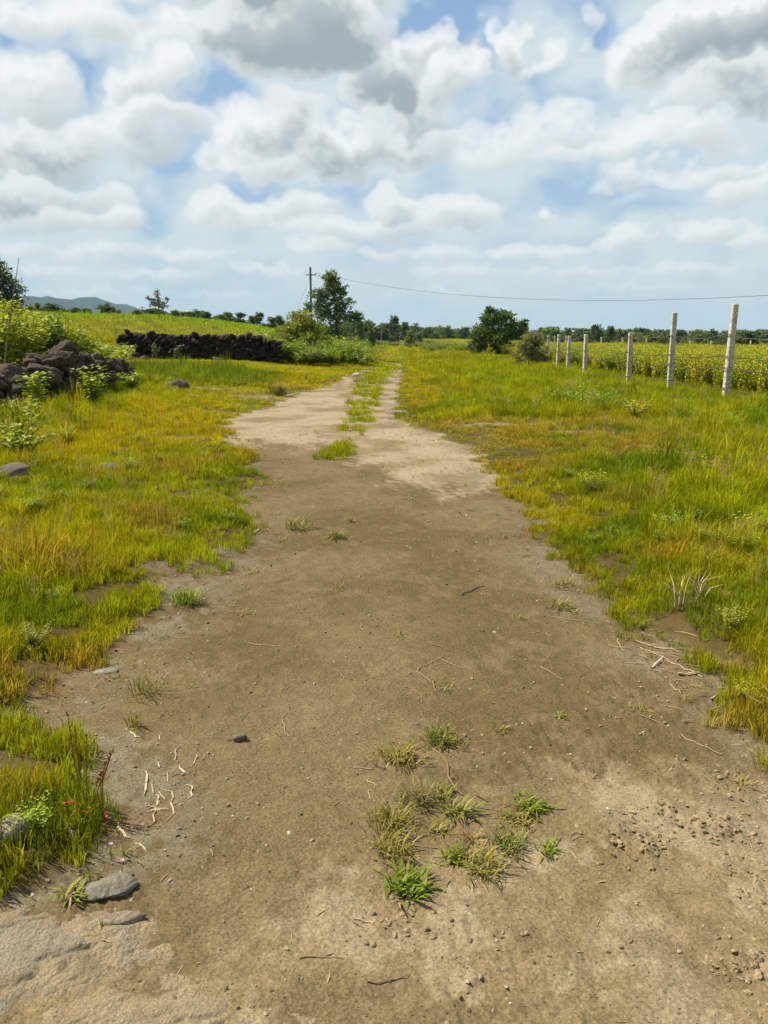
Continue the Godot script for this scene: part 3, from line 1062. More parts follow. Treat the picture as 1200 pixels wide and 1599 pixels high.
func make_gravel() -> void:
	var o := thing("gravel", Vector3.ZERO, "small pebbles, grit and earth crumbs strewn over the track", "gravel")
	o.set_meta("kind", "stuff")
	var kinds := []
	for i in 4:
		var s := Shape.new()
		var b := ball(1)
		var pts: Array = []
		for p: Vector3 in b[0]:
			pts.append(Vector3(p.x, p.y * 0.55, p.z * 0.75) * rng.randf_range(0.6, 1.25))
		for q in range(0, b[1].size(), 3):
			s.tri(pts[b[1][q]], pts[b[1][q + 1]], pts[b[1][q + 2]], Color(0.8, 0.8, 0.8) * rng.randf_range(0.8, 1.2))
		kinds.append(s.done(mat.straw))
	var where := [[], [], [], []]
	var tints := [[], [], [], []]
	for i in 40000:
		var d := 1.2 + pow(rng.randf(), 1.6) * 14.0
		var x := rng.randf_range(-0.55, 0.55) * (d + 0.8)
		var r := track(x, d)
		if r < -0.1 or d > 13.0:
			continue
		var near_left := smooth(0.6, 0.1, x - line(left_line, d)) * smooth(6.0, 4.0, d)
		if rng.randf() > 0.16 + 0.84 * near_left + 0.35 * smooth(0.0, 0.4, patch_noise.get_noise_2d(x * 1.5 + 40.0, d * 1.5)):
			continue
		var s := (0.0011 + 0.0055 * pow(rng.randf(), 4.0)) * (1.0 + d * 0.12)
		var q := rng.randi_range(0, 3)
		where[q].append(Transform3D(Basis.from_euler(Vector3(rng.randf() * 0.6, rng.randf() * TAU, rng.randf() * 0.6)).scaled(Vector3.ONE * s), Vector3(x, ground_height(x, -d) + s * 0.2, -d)))
		var t := Color(0.26, 0.20, 0.125).lerp(Color(0.36, 0.31, 0.23), rng.randf())
		if rng.randf() < 0.25:
			t = Color(0.13, 0.10, 0.07)
		if rng.randf() < 0.05:
			t = Color(0.5, 0.47, 0.4)
		tints[q].append(t)
	for c in CLODS:
		for i in 150:
			var p: Vector2 = Vector2(c[0], c[1]) + Vector2(rng.randfn(), rng.randfn()) * c[2] * 0.75
			var s: float = (0.0012 + 0.011 * pow(rng.randf(), 4.0)) * (0.7 + c[3] * 30.0)
			var q := rng.randi_range(0, 3)
			where[q].append(Transform3D(Basis.from_euler(Vector3(rng.randf(), rng.randf() * TAU, rng.randf())).scaled(Vector3(s, s * 0.8, s)), Vector3(p.x, ground_height(p.x, p.y) + s * 0.1, p.y)))
			tints[q].append(Color(0.27, 0.205, 0.125) * rng.randf_range(0.75, 1.2))
	var bits := Shape.new()
	bits.tube(PackedVector3Array([Vector3(-0.5, 0.02, 0), Vector3(0, 0.06, 0.03), Vector3(0.5, 0.02, -0.03)]), PackedFloat32Array([0.05, 0.06, 0.03]), 4, Color(1, 1, 1))
	var bit_mesh := bits.done(mat.straw)
	var lie: Array = []
	var hues: Array = []
	for i in 6500:
		var d := 1.2 + pow(rng.randf(), 1.4) * 10.0
		var x := rng.randf_range(-0.55, 0.55) * (d + 0.8)
		if track(x, d) < -0.1 or rng.randf() > 0.35 + 0.65 * smooth(0.6, 0.0, track(x, d)):
			continue
		var l := (0.006 + 0.028 * pow(rng.randf(), 2.5)) * (1.0 + 0.06 * d)
		var thick := l * rng.randf_range(0.35, 1.0)
		lie.append(Transform3D(Basis.from_scale(Vector3(l, thick, thick)).rotated(Vector3.UP, rng.randf() * TAU), Vector3(x, ground_height(x, -d), -d)))
		hues.append(Color(0.42, 0.34, 0.21).lerp(Color(0.10, 0.07, 0.045), pow(rng.randf(), 0.8)))
	for i in 90:
		var p := Vector2(1.36, -3.4) + Vector2(rng.randfn() * 0.10 - 0.0, rng.randfn() * 0.28)
		p.x += 0.22 * (p.y + 3.4) * -0.4
		var l := rng.randf_range(0.03, 0.11)
		lie.append(Transform3D(Basis.from_scale(Vector3(l, 0.03, 0.03)).rotated(Vector3.UP, rng.randf_range(-0.9, 0.5)), on_ground(p.x, p.y, -0.003)))
		hues.append(Color(0.42, 0.33, 0.19) * rng.randf_range(0.5, 1.05))
	scatter("straw_bits", bit_mesh, lie, hues, o)
	for q in 4:
		scatter("pebbles", kinds[q], where[q], tints[q], o)

# ---------------------------------------------------------------- plants
func leaf_cloud(s: Shape, at: Vector3, size: Vector3, count: int, leaf: float, tint: Color, vary := 0.3) -> void:
	# leaves of one clump, facing outward and up
	var g := rng.randf_range(1.0 - vary, 1.0 + vary)
	var warm := rng.randf_range(-0.15, 0.2)
	for i in count:
		var o := Vector3(rng.randfn(), rng.randfn(), rng.randfn()) * 0.5
		var p := at + Vector3(o.x * size.x, o.y * size.y, o.z * size.z)
		var way := (o.normalized() + Vector3(rng.randfn(), rng.randfn() * 0.7 + 0.2, rng.randfn()) * 0.7).normalized()
		var across := way.cross(Vector3(rng.randfn(), rng.randfn() + 1.0, rng.randfn())).normalized()
		var l := leaf * rng.randf_range(0.65, 1.25)
		var b := g * rng.randf_range(0.75, 1.25)
		var col := Color(tint.r * b * (1.0 + warm), tint.g * b, tint.b * b * (1.0 - warm))
		s.tri(p - across * l * 0.32, p + way * l, p + across * l * 0.32, col)
		s.tri(p - across * l * 0.32, p + across * l * 0.32, p - way * l * 0.5, col)

func limb(s: Shape, a: Vector3, b: Vector3, r0: float, r1: float, tint: Color, sides := 6) -> void:
	var pts := PackedVector3Array()
	var rad := PackedFloat32Array()
	var off := Vector3(rng.randfn(), rng.randfn() * 0.5 + 0.4, rng.randfn()) * a.distance_to(b) * 0.09
	for i in 5:
		var t := i / 4.0
		pts.append(a.lerp(b, t) + off * sin(t * PI))
		rad.append(lerpf(r0, r1, t))
	s.tube(pts, rad, sides, tint)

func grow_tree(o: Node3D, lobes: Array, trunk_top: Vector3, trunk: float, clumps: int, leaves: int, leaf: float, tint: Color, bark := Color(0.10, 0.075, 0.05)) -> void:
	# lobes: [centre, half size, share] of the masses of the crown
	var wood := Shape.new()
	limb(wood, Vector3(0, -0.15, 0), trunk_top, trunk, trunk * 0.45, bark, 8)
	var crown := Shape.new()
	for q in lobes:
		var c: Vector3 = q[0]
		var h: Vector3 = q[1]
		var from := trunk_top * clampf((c.y - h.y * 0.8) / maxf(trunk_top.y, 0.01), 0.3, 1.0)
		limb(wood, from, c, trunk * 0.4, trunk * 0.1, bark, 5)
		var n := int(clumps * q[2])
		for i in n:
			var way := Vector3(rng.randfn(), rng.randfn(), rng.randfn()).normalized()
			var far := pow(rng.randf(), 0.45)
			var p := c + Vector3(way.x * h.x, way.y * h.y, way.z * h.z) * far
			if i % 5 == 0:
				limb(wood, c, p, trunk * 0.1, trunk * 0.03, bark, 4)
			var size := Vector3(1.0, 0.6, 1.0) * minf(h.x, h.y) * rng.randf_range(0.28, 0.5)
			leaf_cloud(crown, p, size, leaves, leaf, tint)
	part("trunk", wood.done(mat.bark), o)
	part("crown", crown.done(mat.leaf), o)

func round_lobes(high: float, wide: float, count: int, low := 0.35) -> Array:
	var out: Array = []
	for i in count:
		var a := TAU * i / count + rng.randf_range(-0.5, 0.5)
		var t := rng.randf()
		var y := lerpf(low, 0.82, t) * high
		var r := wide * (0.62 - 0.35 * t) * rng.randf_range(0.6, 1.0)
		out.append([Vector3(cos(a) * r, y, sin(a) * r), Vector3(wide * 0.45, high * 0.2, wide * 0.45) * rng.randf_range(0.75, 1.2), 1.0 / count])
	out.append([Vector3(rng.randf_range(-0.1, 0.1) * wide, high * 0.8, 0), Vector3(wide * 0.4, high * 0.2, wide * 0.4), 1.0 / count])
	return out

func leafy_plant(o: Node3D, high: float, stems: int, spread: float, leaf: float, pairs: int, tint: Color, stem_tint := Color(0.10, 0.12, 0.03)) -> void:
	var wood := Shape.new()
	var green := Shape.new()
	for i in stems:
		var a := TAU * i / stems + rng.randf_range(-0.5, 0.5)
		var out := Vector3(cos(a), 0, sin(a)) * spread * rng.randf_range(0.3, 1.0)
		var h := high * rng.randf_range(0.7, 1.0)
		var foot := out * 0.15
		var pts := PackedVector3Array()
		var rad := PackedFloat32Array()
		for j in 4:
			var t := j / 3.0
			pts.append(foot + out * t * t * 0.85 + Vector3.UP * (h * t - 0.03))
			rad.append(lerpf(0.010, 0.004, t) * maxf(1.0, high * 0.7))
		wood.tube(pts, rad, 4, stem_tint)
		for j in pairs:
			var t := lerpf(0.18, 1.0, (j + rng.randf() * 0.6) / pairs)
			var p := foot + out * t * t * 0.85 + Vector3.UP * h * t
			for side in 2:
				var b := a + j * 1.9 + side * PI + rng.randf_range(-0.5, 0.5)
				var way := Vector3(cos(b), rng.randf_range(-0.35, 0.45), sin(b)).normalized()
				var across := way.cross(Vector3.UP).normalized() * leaf * 0.3
				across = across.rotated(way, rng.randf_range(-0.5, 0.5))
				var g := rng.randf_range(0.7, 1.3)
				var l := leaf * rng.randf_range(0.6, 1.2) * (1.15 - 0.45 * t)
				green.leaf(p + way * leaf * 0.12, way * l, across * l / leaf, Color(tint.r * g * rng.randf_range(0.9, 1.15), tint.g * g, tint.b * g))
	part("stem", wood.done(mat.bark), o)
	part("foliage", green.done(mat.leaf), o)

func on_ground(x: float, z: float, sink := 0.0) -> Vector3:
	return Vector3(x, ground_height(x, z) - sink, z)

func make_trees() -> void:
	# the tall tree beside the pole: narrow, layered, open on its right side
	var o := thing("tree", on_ground(-3.25, -48.0), "tall narrow dark green tree beside the utility pole", "tree")
	grow_tree(o, [[Vector3(0.1, 4.75, 0), Vector3(0.5, 0.5, 0.5), 0.10], [Vector3(0.35, 4.1, 0), Vector3(0.75, 0.45, 0.7), 0.13], [Vector3(-0.45, 3.75, 0), Vector3(0.75, 0.4, 0.7), 0.11], [Vector3(0.7, 3.3, 0), Vector3(0.85, 0.4, 0.8), 0.12], [Vector3(-0.75, 3.0, 0.1), Vector3(0.9, 0.5, 0.8), 0.14], [Vector3(1.15, 2.55, 0), Vector3(0.95, 0.35, 0.8), 0.11], [Vector3(0.1, 2.5, 0), Vector3(1.0, 0.6, 0.9), 0.14], [Vector3(-0.2, 1.5, 0), Vector3(1.0, 0.7, 0.9), 0.12], [Vector3(0.5, 1.2, 0), Vector3(0.9, 0.7, 0.8), 0.10], [Vector3(1.7, 2.45, 0), Vector3(0.4, 0.2, 0.4), 0.03]], Vector3(0.15, 4.4, 0), 0.13, 420, 26, 0.10, Color(0.105, 0.16, 0.03))
	# the yellow-green bush before it
	o = thing("bush", on_ground(-4.5, -43.0), "rounded yellow-green bush in front of the utility pole", "bush")
	grow_tree(o, round_lobes(2.75, 1.75, 10, 0.4), Vector3(0, 1.6, 0), 0.07, 420, 30, 0.10, Color(0.225, 0.25, 0.024))
	# dark shrub right of the track
	o = thing("shrub", on_ground(8.5, -59.0), "big dense dark green shrub at the far end of the fence", "shrub")
	grow_tree(o, [[Vector3(-0.6, 2.8, 0), Vector3(0.7, 0.6, 0.7), 0.12], [Vector3(0.35, 2.85, 0.1), Vector3(0.75, 0.6, 0.7), 0.12], [Vector3(-1.3, 1.7, 0), Vector3(0.8, 0.8, 0.8), 0.15], [Vector3(0, 1.7, 0.2), Vector3(1.1, 0.9, 1.0), 0.18], [Vector3(1.2, 1.9, 0), Vector3(0.8, 0.8, 0.8), 0.14], [Vector3(-1.5, 0.75, 0), Vector3(0.8, 0.55, 0.8), 0.1], [Vector3(0.4, 0.8, 0.3), Vector3(1.2, 0.6, 0.9), 0.14], [Vector3(1.9, 2.4, 0), Vector3(0.35, 0.3, 0.3), 0.03], [Vector3(-0.75, 3.35, 0), Vector3(0.3, 0.25, 0.3), 0.03]], Vector3(0, 2.2, 0), 0.12, 440, 26, 0.15, Color(0.10, 0.16, 0.03))
	o = thing("shrub", on_ground(7.25, -38.6), "grey-green wispy shrub leaning against the fence posts", "shrub")
	grow_tree(o, round_lobes(1.75, 1.15, 10, 0.2), Vector3(0, 0.9, 0), 0.03, 300, 24, 0.07, Color(0.19, 0.205, 0.07))
	# dark tree cut by the left edge of the picture
	o = thing("tree", on_ground(-28.5, -58.0), "dark spreading tree cut by the left edge of the picture", "tree")
	grow_tree(o, round_lobes(5.2, 2.6, 9, 0.3), Vector3(0, 3.0, 0), 0.2, 420, 28, 0.17, Color(0.055, 0.088, 0.025))
	# pale open sapling on the left field
	o = thing("sapling", on_ground(-23.7, -84.0), "thin pale sapling with sparse branches on the left field", "sapling")
	var s := 1.0
	grow_tree(o, [[Vector3(0, 2.6, 0), Vector3(0.35, 0.7, 0.35), 0.2], [Vector3(-0.4, 1.7, 0), Vector3(0.6, 0.5, 0.5), 0.3], [Vector3(0.45, 1.5, 0), Vector3(0.6, 0.5, 0.5), 0.3], [Vector3(1.0, 2.1, 0), Vector3(0.3, 0.25, 0.3), 0.08], [Vector3(-0.95, 2.2, 0), Vector3(0.3, 0.25, 0.3), 0.08]], Vector3(0, 3.2, 0), 0.06, 90, 14, 0.13, Color(0.12, 0.135, 0.05))
	# far trees that can be told apart: x, z, height of the top, half width, kind, label
	var kinds: Array = []
	for i in 6:
		var k := Node3D.new()
		var t: Color = [Color(0.078, 0.12, 0.033), Color(0.09, 0.14, 0.036), Color(0.15, 0.19, 0.036), Color(0.07, 0.11, 0.036), Color(0.105, 0.145, 0.042), Color(0.085, 0.13, 0.03)][i]
		grow_tree(k, round_lobes(1.0, 0.5, 6 + i % 3, 0.3), Vector3(0, 0.55, 0), 0.035, 100, 13, 0.075, t)
		kinds.append(k)
	var list := [
		[-45.6, -105.2, 5.8, 0.79, 0, "small dark tree just right of the edge tree under the hills"],
		[-44.0, -105.7, 5.7, 0.99, 3, "dark round tree second from the edge tree under the hills"],
		[-41.8, -108.3, 5.3, 1.38, 4, "wide low dark tree under the left hills"],
		[-39.8, -106.5, 5.0, 1.09, 0, "low dark tree just before the round green bush on the left"],
		[-36.0, -104.1, 5.8, 1.88, 1, "big round green tree standing on the crest of the left field"],
		[-33.3, -100.0, 4.7, 0.75, 2, "light green bush at the foot of the round tree on the crest"],
		[-31.7, -109.8, 4.7, 0.89, 5, "small bush between the round tree and the pale sapling"],
		[-24.0, -92.0, 4.3, 0.76, 1, "compact green bush just right of the pale sapling"],
		[-25.9, -105.5, 4.5, 0.69, 3, "tiny dark bush second to the right of the sapling"],
		[-24.6, -108.3, 4.3, 0.60, 0, "tiny dark bush third to the right of the sapling"],
		[-23.2, -104.1, 4.7, 0.89, 3, "small pointed dark tree midway along the left crest"],
		[-21.8, -106.9, 4.3, 0.99, 4, "low dark bush right of the pointed tree on the crest"],
		[-19.0, -105.2, 4.6, 1.19, 0, "first of three dark trees close together left of the pole"],
		[-17.8, -108.5, 4.4, 1.09, 5, "middle one of three dark trees close together left of the pole"],
		[-16.4, -104.9, 4.7, 0.99, 3, "last of three dark trees close together left of the pole"],
		[-13.1, -100.0, 4.3, 0.91, 5, "dark tree just left of the yellow-green bush"],
		[-1.9, -62.0, 2.7, 0.67, 4, "low bush at the right foot of the tall narrow tree"],
		[-1.2, -70.0, 2.4, 0.58, 1, "second low bush right of the tall narrow tree"],
		[1.9, -150.0, 5.6, 1.49, 3, "dark forked tree standing above the end of the track"],
		[4.3, -156.0, 4.3, 1.68, 0, "rounded dark tree touching the forked tree above the track"],
		[3.4, -105.0, 2.5, 1.04, 2, "light green bush above the end of the track"],
		[9.3, -170.0, 3.6, 1.69, 5, "round dark tree in the distant row left of the big shrub"],
		[14.9, -185.0, 4.1, 2.45, 1, "broad dark tree in the middle of the distant row"],
		[18.4, -180.0, 3.8, 1.94, 3, "dark tree just left of the big shrub in the distance"],
		[21.1, -120.0, 3.1, 1.39, 0, "dark tree peeping out right behind the big shrub"],
		[35.6, -165.0, 3.4, 2.05, 5, "rounded dark tree behind the far fence posts"],
		[39.4, -170.0, 3.2, 1.55, 4, "lower dark tree beside the rounded one behind the posts"],
		[37.4, -140.0, 3.8, 1.74, 3, "tallest dark tree of the right horizon behind the crop"],
		[41.2, -145.0, 3.4, 1.68, 0, "dark tree touching the tallest one on the right horizon"],
		[46.6, -150.0, 2.3, 1.99, 1, "tree between the two short fence posts behind the crop"],
		[44.7, -135.0, 1.8, 1.34, 2, "light green bush behind the crop near the short post"],
		[63.9, -160.0, 2.1, 1.85, 4, "low tree between the two tall fence posts behind the crop"],
		[40.1, -88.0, 2.3, 1.75, 3, "large dark tree behind the crop right of the nearest post"],
		[48.4, -100.0, 1.5, 1.32, 5, "dark bush at the right edge behind the crop"],
	]
	for q in list:
		var x: float = q[0]
		var dist: float = -q[1]
		var foot := land(x, dist) - 0.1
		var high := maxf(1.2, q[2] - foot)
		var wide: float = q[3]
		var k: Node3D = kinds[q[4]].duplicate()
		k.name = numbered("tree" if not "bush" in q[5] else "bush")
		add_child(k)
		k.position = Vector3(x, foot, -dist)
		k.rotation.y = rng.randf() * TAU
		k.scale = Vector3(wide * 1.25 / 0.62, high / 1.02, wide * 1.25 / 0.62)
		tag(k, q[5], "bush" if "bush" in q[5] else "tree", "distant trees and bushes")
	# the wood along the horizon, one mass
	var wood := thing("far_woodland", Vector3.ZERO, "continuous dark green belt of scrub and trees along the horizon", "woodland")
	wood.set_meta("kind", "stuff")
	for i in 6:
		var where: Array = []
		var tints: Array = []
		for j in 260:
			var dist := rng.randf_range(175.0, 520.0)
			var a := rng.randf_range(-0.62, 0.72)
			var x := a * dist
			if a < -0.05 and dist < 235.0:
				continue
			var high := (2.0 + 4.6 * pow(rng.randf(), 1.8)) * (0.75 + dist / 900.0)
			if a < 0.0:
				high *= 1.15
			var wide := high * rng.randf_range(1.0, 2.1)
			where.append(Transform3D(Basis.from_scale(Vector3(wide, high, wide)).rotated(Vector3.UP, rng.randf() * TAU), Vector3(x, land(x, dist) - high * 0.18, -dist)))
			tints.append(Color.WHITE * rng.randf_range(0.75, 1.15))
		for j in 30:
			var dist := rng.randf_range(103.0, 128.0)
			var x := -rng.randf_range(0.06, 0.62) * dist
			var high := rng.randf_range(0.7, 2.0)
			if patch_noise.get_noise_2d(x * 0.12, 3.0) < -0.05:
				continue
			where.append(Transform3D(Basis.from_scale(Vector3(high * 1.7, high, high * 1.7)).rotated(Vector3.UP, rng.randf() * TAU), Vector3(x, land(x, dist) - high * 0.12, -dist)))
			tints.append(Color.WHITE * rng.randf_range(0.9, 1.3))
		scatter("crowns", kinds[i].get_node("crown").mesh, where, tints, wood)
	for k in kinds:
		k.free()

func make_plants() -> void:
	# tall weeds behind the near wall
	var weeds := [
		[-8.34, -17.0, 1.80, "tall lime-green weed at the left edge behind the boulder wall"],
		[-8.99, -19.0, 1.80, "tallest leafy weed behind the boulder wall near the bare stick"],
		[-8.17, -18.0, 1.55, "weed with lime leaves behind the left part of the wall"],
		[-8.27, -19.0, 1.60, "dark-leaved weed rising behind the topmost boulder"],
		[-8.40, -20.0, 1.50, "leafy weed right behind the peak of the boulder wall"],
		[-8.13, -20.0, 1.45, "bright weed behind the middle of the boulder wall"],
		[-8.35, -21.3, 1.20, "yellowish weed behind the wall just left of the dark plant"],
		[-7.47, -21.0, 0.85, "low bright weed at the end of the boulder wall"],
		[-8.11, -22.0, 0.90, "short yellow-green weed just past the dark plant"],
		[-10.57, -22.0, 2.00, "leafy weed farthest back at the left edge"],
		[-10.55, -23.0, 1.70, "pale green weed in the field behind the boulder wall"],
	]
	for q in weeds:
		var o := thing("leafy_weed", on_ground(q[0], q[1]), q[3], "weed", "weeds behind the boulder wall")
		leafy_plant(o, q[2] * 1.2, 20, 0.75, 0.22, 22, Color(0.33, 0.37, 0.016) if not "dark" in q[3] else Color(0.11, 0.19, 0.018))
	var o := thing("milkweed", on_ground(-8.11, -20.9), "upright weed with broad dark grey-green leaves beyond the wall", "weed")
	leafy_plant(o, 1.5, 4, 0.3, 0.30, 8, Color(0.075, 0.105, 0.055))
	# weeds in front of the near wall
	for q in [[-5.55, -14.9, 0.75, "leafy weed with curling top in front of the boulder wall"], [-5.9, -13.2, 0.8, "broad-leaved weed in front of the wall near the left edge"], [-6.0, -18.5, 0.5, "small weed before the right end of the boulder wall"]]:
		o = thing("leafy_weed", on_ground(q[0], q[1]), q[3], "weed", "weeds in front of the boulder wall")
		leafy_plant(o, q[2] * 1.1, 9, 0.4, 0.17, 10, Color(0.26, 0.33, 0.018))
	# tangled dry and green weeds lower left
	for q in [[-4.75, -10.0, 0.5, "sprawling green weed among long grass at the left edge"], [-4.35, -9.2, 0.42, "low leafy weed above the rounded grey boulder"], [-5.35, -11.5, 0.55, "leafy weed at the left edge below the boulder wall"]]:
		o = thing("leafy_weed", on_ground(q[0], q[1]), q[3], "weed", "weeds at the left edge")
		leafy_plant(o, q[2], 10, 0.4, 0.12, 9, Color(0.26, 0.31, 0.02))
	# right verge
	o = thing("leafy_weed", on_ground(4.15, -16.2), "low bright green leafy weed patch in the right verge", "weed")
	leafy_plant(o, 0.42, 40, 0.9, 0.09, 9, Color(0.17, 0.30, 0.016))
	o = thing("leafy_weed", on_ground(4.5, -13.9), "pale yellow flowering weed in the right verge", "weed")
	leafy_plant(o, 0.42, 14, 0.45, 0.06, 12, Color(0.40, 0.38, 0.06))
	o = thing("leafy_weed", on_ground(4.75, -8.6), "single bright leafy weed at the right picture edge", "weed")
	leafy_plant(o, 0.4, 5, 0.25, 0.12, 6, Color(0.16, 0.25, 0.02))
	# plants before the far wall
	for q in [[-11.2, -38.6, 0.85, "grey-green upright plant before the far wall, left of two"], [-10.0, -38.2, 0.8, "grey-green upright plant before the far wall, right of two"]]:
		o = thing("upright_plant", on_ground(q[0], q[1]), q[3], "plant", "plants before the far wall")
		leafy_plant(o, q[2], 6, 0.3, 0.17, 9, Color(0.12, 0.155, 0.06))
	# undergrowth round the tall tree
	var kinds: Array = []
	for i in 4:
		var k := Node3D.new()
		leafy_plant(k, 1.0, 12, 0.7, 0.14, 13, [Color(0.14, 0.22, 0.02), Color(0.20, 0.255, 0.025), Color(0.16, 0.19, 0.05), Color(0.11, 0.18, 0.018)][i])
		kinds.append(k)
	var under := thing("undergrowth", Vector3.ZERO, "bright green tangle of leafy undergrowth below the tall narrow tree", "undergrowth")
	under.set_meta("kind", "stuff")
	for i in 4:
		var where: Array = []
		var tints: Array = []
		for j in 70:
			var x := rng.randf_range(-6.6, -0.6)
			var z := -rng.randf_range(38.0, 50.0) - maxf(0.0, x + 3.0) * 0.6
			if x < 0.142 * z or patch_noise.get_noise_2d(x * 1.1, z * 1.1) < -0.22:
				continue
			var h := (0.55 + 0.85 * rng.randf() + 0.8 * patch_noise.get_noise_2d(x * 0.9 + 5.0, z * 0.9)) * (1.0 - 0.45 * smooth(-2.2, -0.6, x))
			where.append(Transform3D(Basis.from_scale(Vector3(h * 1.2, h, h * 1.2)).rotated(Vector3.UP, rng.randf() * TAU), on_ground(x, z)))
			tints.append(Color(1.5, 1.4, 1.1) * rng.randf_range(0.6, 1.3))
		for j in 40:
			var x := rng.randf_range(-2.0, 12.0)
			var z := -rng.randf_range(70.0, 120.0)
			var h := rng.randf_range(0.4, 0.9)
			if track(x, -z) > -1.0:
				continue
			where.append(Transform3D(Basis.from_scale(Vector3(h * 1.8, h, h * 1.8)).rotated(Vector3.UP, rng.randf() * TAU), on_ground(x, z)))
			tints.append(Color.WHITE * rng.randf_range(0.75, 1.1))
		scatter("leaves", kinds[i].get_node("foliage").mesh, where, tints, under)
	var back := thing("field_weeds", Vector3.ZERO, "scattered yellow-green weeds filling the field behind the boulder wall", "weeds")
	back.set_meta("kind", "stuff")
	for i in 4:
		var where: Array = []
		var tints: Array = []
		for j in 170:
			var z := -rng.randf_range(16.0, 38.0)
			var x := rng.randf_range(-0.62, -0.335) * -z
			if x > -7.7 or (z < -29.0 and x > -14.2):
				continue
			var h := rng.randf_range(0.5, 1.1)
			where.append(Transform3D(Basis.from_scale(Vector3(h * 1.3, h, h * 1.3)).rotated(Vector3.UP, rng.randf() * TAU), on_ground(x, z)))
			tints.append(Color(1.5, 1.3, 0.9) * rng.randf_range(0.8, 1.1))
		scatter("leaves", kinds[i].get_node("foliage").mesh, where, tints, back)
	# low broad-leaved weeds through both verges
	var low := thing("verge_weeds", Vector3.ZERO, "low broad-leaved weeds mixed into the grass of both verges", "weeds")
	low.set_meta("kind", "stuff")
	for i in 4:
		var where: Array = []
		var tints: Array = []
		for j in 420:
			var d2 := 2.0 + 26.0 * pow(rng.randf(), 1.3)
			var x := rng.randf_range(-0.6, 0.6) * (d2 + 1.0)
			if x > 8.0 or track(x, d2) > -0.12 or patch_noise.get_noise_2d(x * 1.7 + 9.0, d2 * 1.7) < 0.02:
				continue
			weigh_grass(x, d2)
			if grass_cover < 0.2:
				continue
			var h := clampf(grass_tall * rng.randf_range(0.7, 1.15), 0.05, 0.3)
			where.append(Transform3D(Basis.from_scale(Vector3(h * 1.1, h, h * 1.1)).rotated(Vector3.UP, rng.randf() * TAU), on_ground(x, -d2)))
			tints.append(Color(1.5, 1.35, 0.9) * rng.randf_range(0.7, 1.15))
		scatter("leaves", kinds[i].get_node("foliage").mesh, where, tints, low)
	# the crop behind the fence
	var crop := thing("crop", Vector3.ZERO, "field of waist-high yellow-green crop plants behind the wire fence", "crop")
	crop.set_meta("kind", "stuff")
	for k in kinds:
		k.free()
	var crops: Array = []
	for i in 4:
		var k := Node3D.new()
		leafy_plant(k, 1.0, 13, 0.6, 0.11, 15, [Color(0.34, 0.385, 0.014), Color(0.40, 0.40, 0.016), Color(0.26, 0.335, 0.014), Color(0.45, 0.395, 0.022)][i])
		crops.append(k)
	var spots := [[], [], [], []]
	var shades := [[], [], [], []]
	var d := 11.0
	while d < 165.0:
		var s := maxf(0.34, 0.012 * d)
		var x := 8.7
		while x < 0.62 * d + 6.0:
			var p := Vector2(x + rng.randf_range(-0.45, 0.45) * s, d + rng.randf_range(-0.45, 0.45) * s)
			x += s
			if p.x < 8.75 + 0.25 * edge_noise.get_noise_2d(p.x, p.y):
				continue
			var i := rng.randi_range(0, 3)
			var h := rng.randf_range(0.85, 1.15) * (1.0 + 0.2 * patch_noise.get_noise_2d(p.x * 0.5, p.y * 0.5))
			var w := maxf(0.75, s * 1.5)
			spots[i].append(Transform3D(Basis.from_scale(Vector3(w, h, w)).rotated(Vector3.UP, rng.randf() * TAU), Vector3(p.x, land(p.x, p.y), -p.y)))
			var g := 1.0 + 0.25 * patch_noise.get_noise_2d(p.x * 0.7, p.y * 0.7)
			shades[i].append(Color(g, g, g))
		d += s
	var total := 0
	for i in 4:
		total += spots[i].size()
		scatter("leaves", crops[i].get_node("foliage").mesh, spots[i], shades[i], crop)
		scatter("stems", crops[i].get_node("stem").mesh, spots[i], shades[i], crop)
		crops[i].free()
	print("crop plants ", total)

# ---------------------------------------------------------------- fence, poles and wires
func post_mesh(high: float) -> ArrayMesh:
	# cast concrete: slightly tapered, with chamfered corners and a worn top
	var v := PackedVector3Array()
	var c := PackedColorArray()
	var k := PackedInt32Array()
	var s := Shape.new()
	var rings := [-0.3, 0.0, high * 0.35, high * 0.7, high - 0.015, high]
	var outline := PackedVector2Array([Vector2(-1, -0.78), Vector2(-0.78, -1), Vector2(0.78, -1), Vector2(1, -0.78), Vector2(1, 0.78), Vector2(0.78, 1), Vector2(-0.78, 1), Vector2(-1, 0.78)])
	for j in rings.size() - 1:
		for i in 8:
			var a := outline[i]
			var b := outline[(i + 1) % 8]
			var w0 := lerpf(0.072, 0.062, j / 5.0)
			var w1 := lerpf(0.072, 0.062, (j + 1) / 5.0) - (0.010 if j == 4 else 0.0)
			var g := rng.randf_range(0.92, 1.04)
			s.quad(Vector3(a.x * w0, rings[j], a.y * w0), Vector3(b.x * w0, rings[j], b.y * w0), Vector3(b.x * w1, rings[j + 1], b.y * w1), Vector3(a.x * w1, rings[j + 1], a.y * w1), Color(0.78, 0.76, 0.69) * g)
	for i in range(1, 7):
		s.tri(Vector3(outline[0].x * 0.052, high, outline[0].y * 0.052), Vector3(outline[i].x * 0.052, high, outline[i].y * 0.052), Vector3(outline[i + 1].x * 0.052, high, outline[i + 1].y * 0.052), Color(0.45, 0.44, 0.40))
	return s.done(mat.concrete)

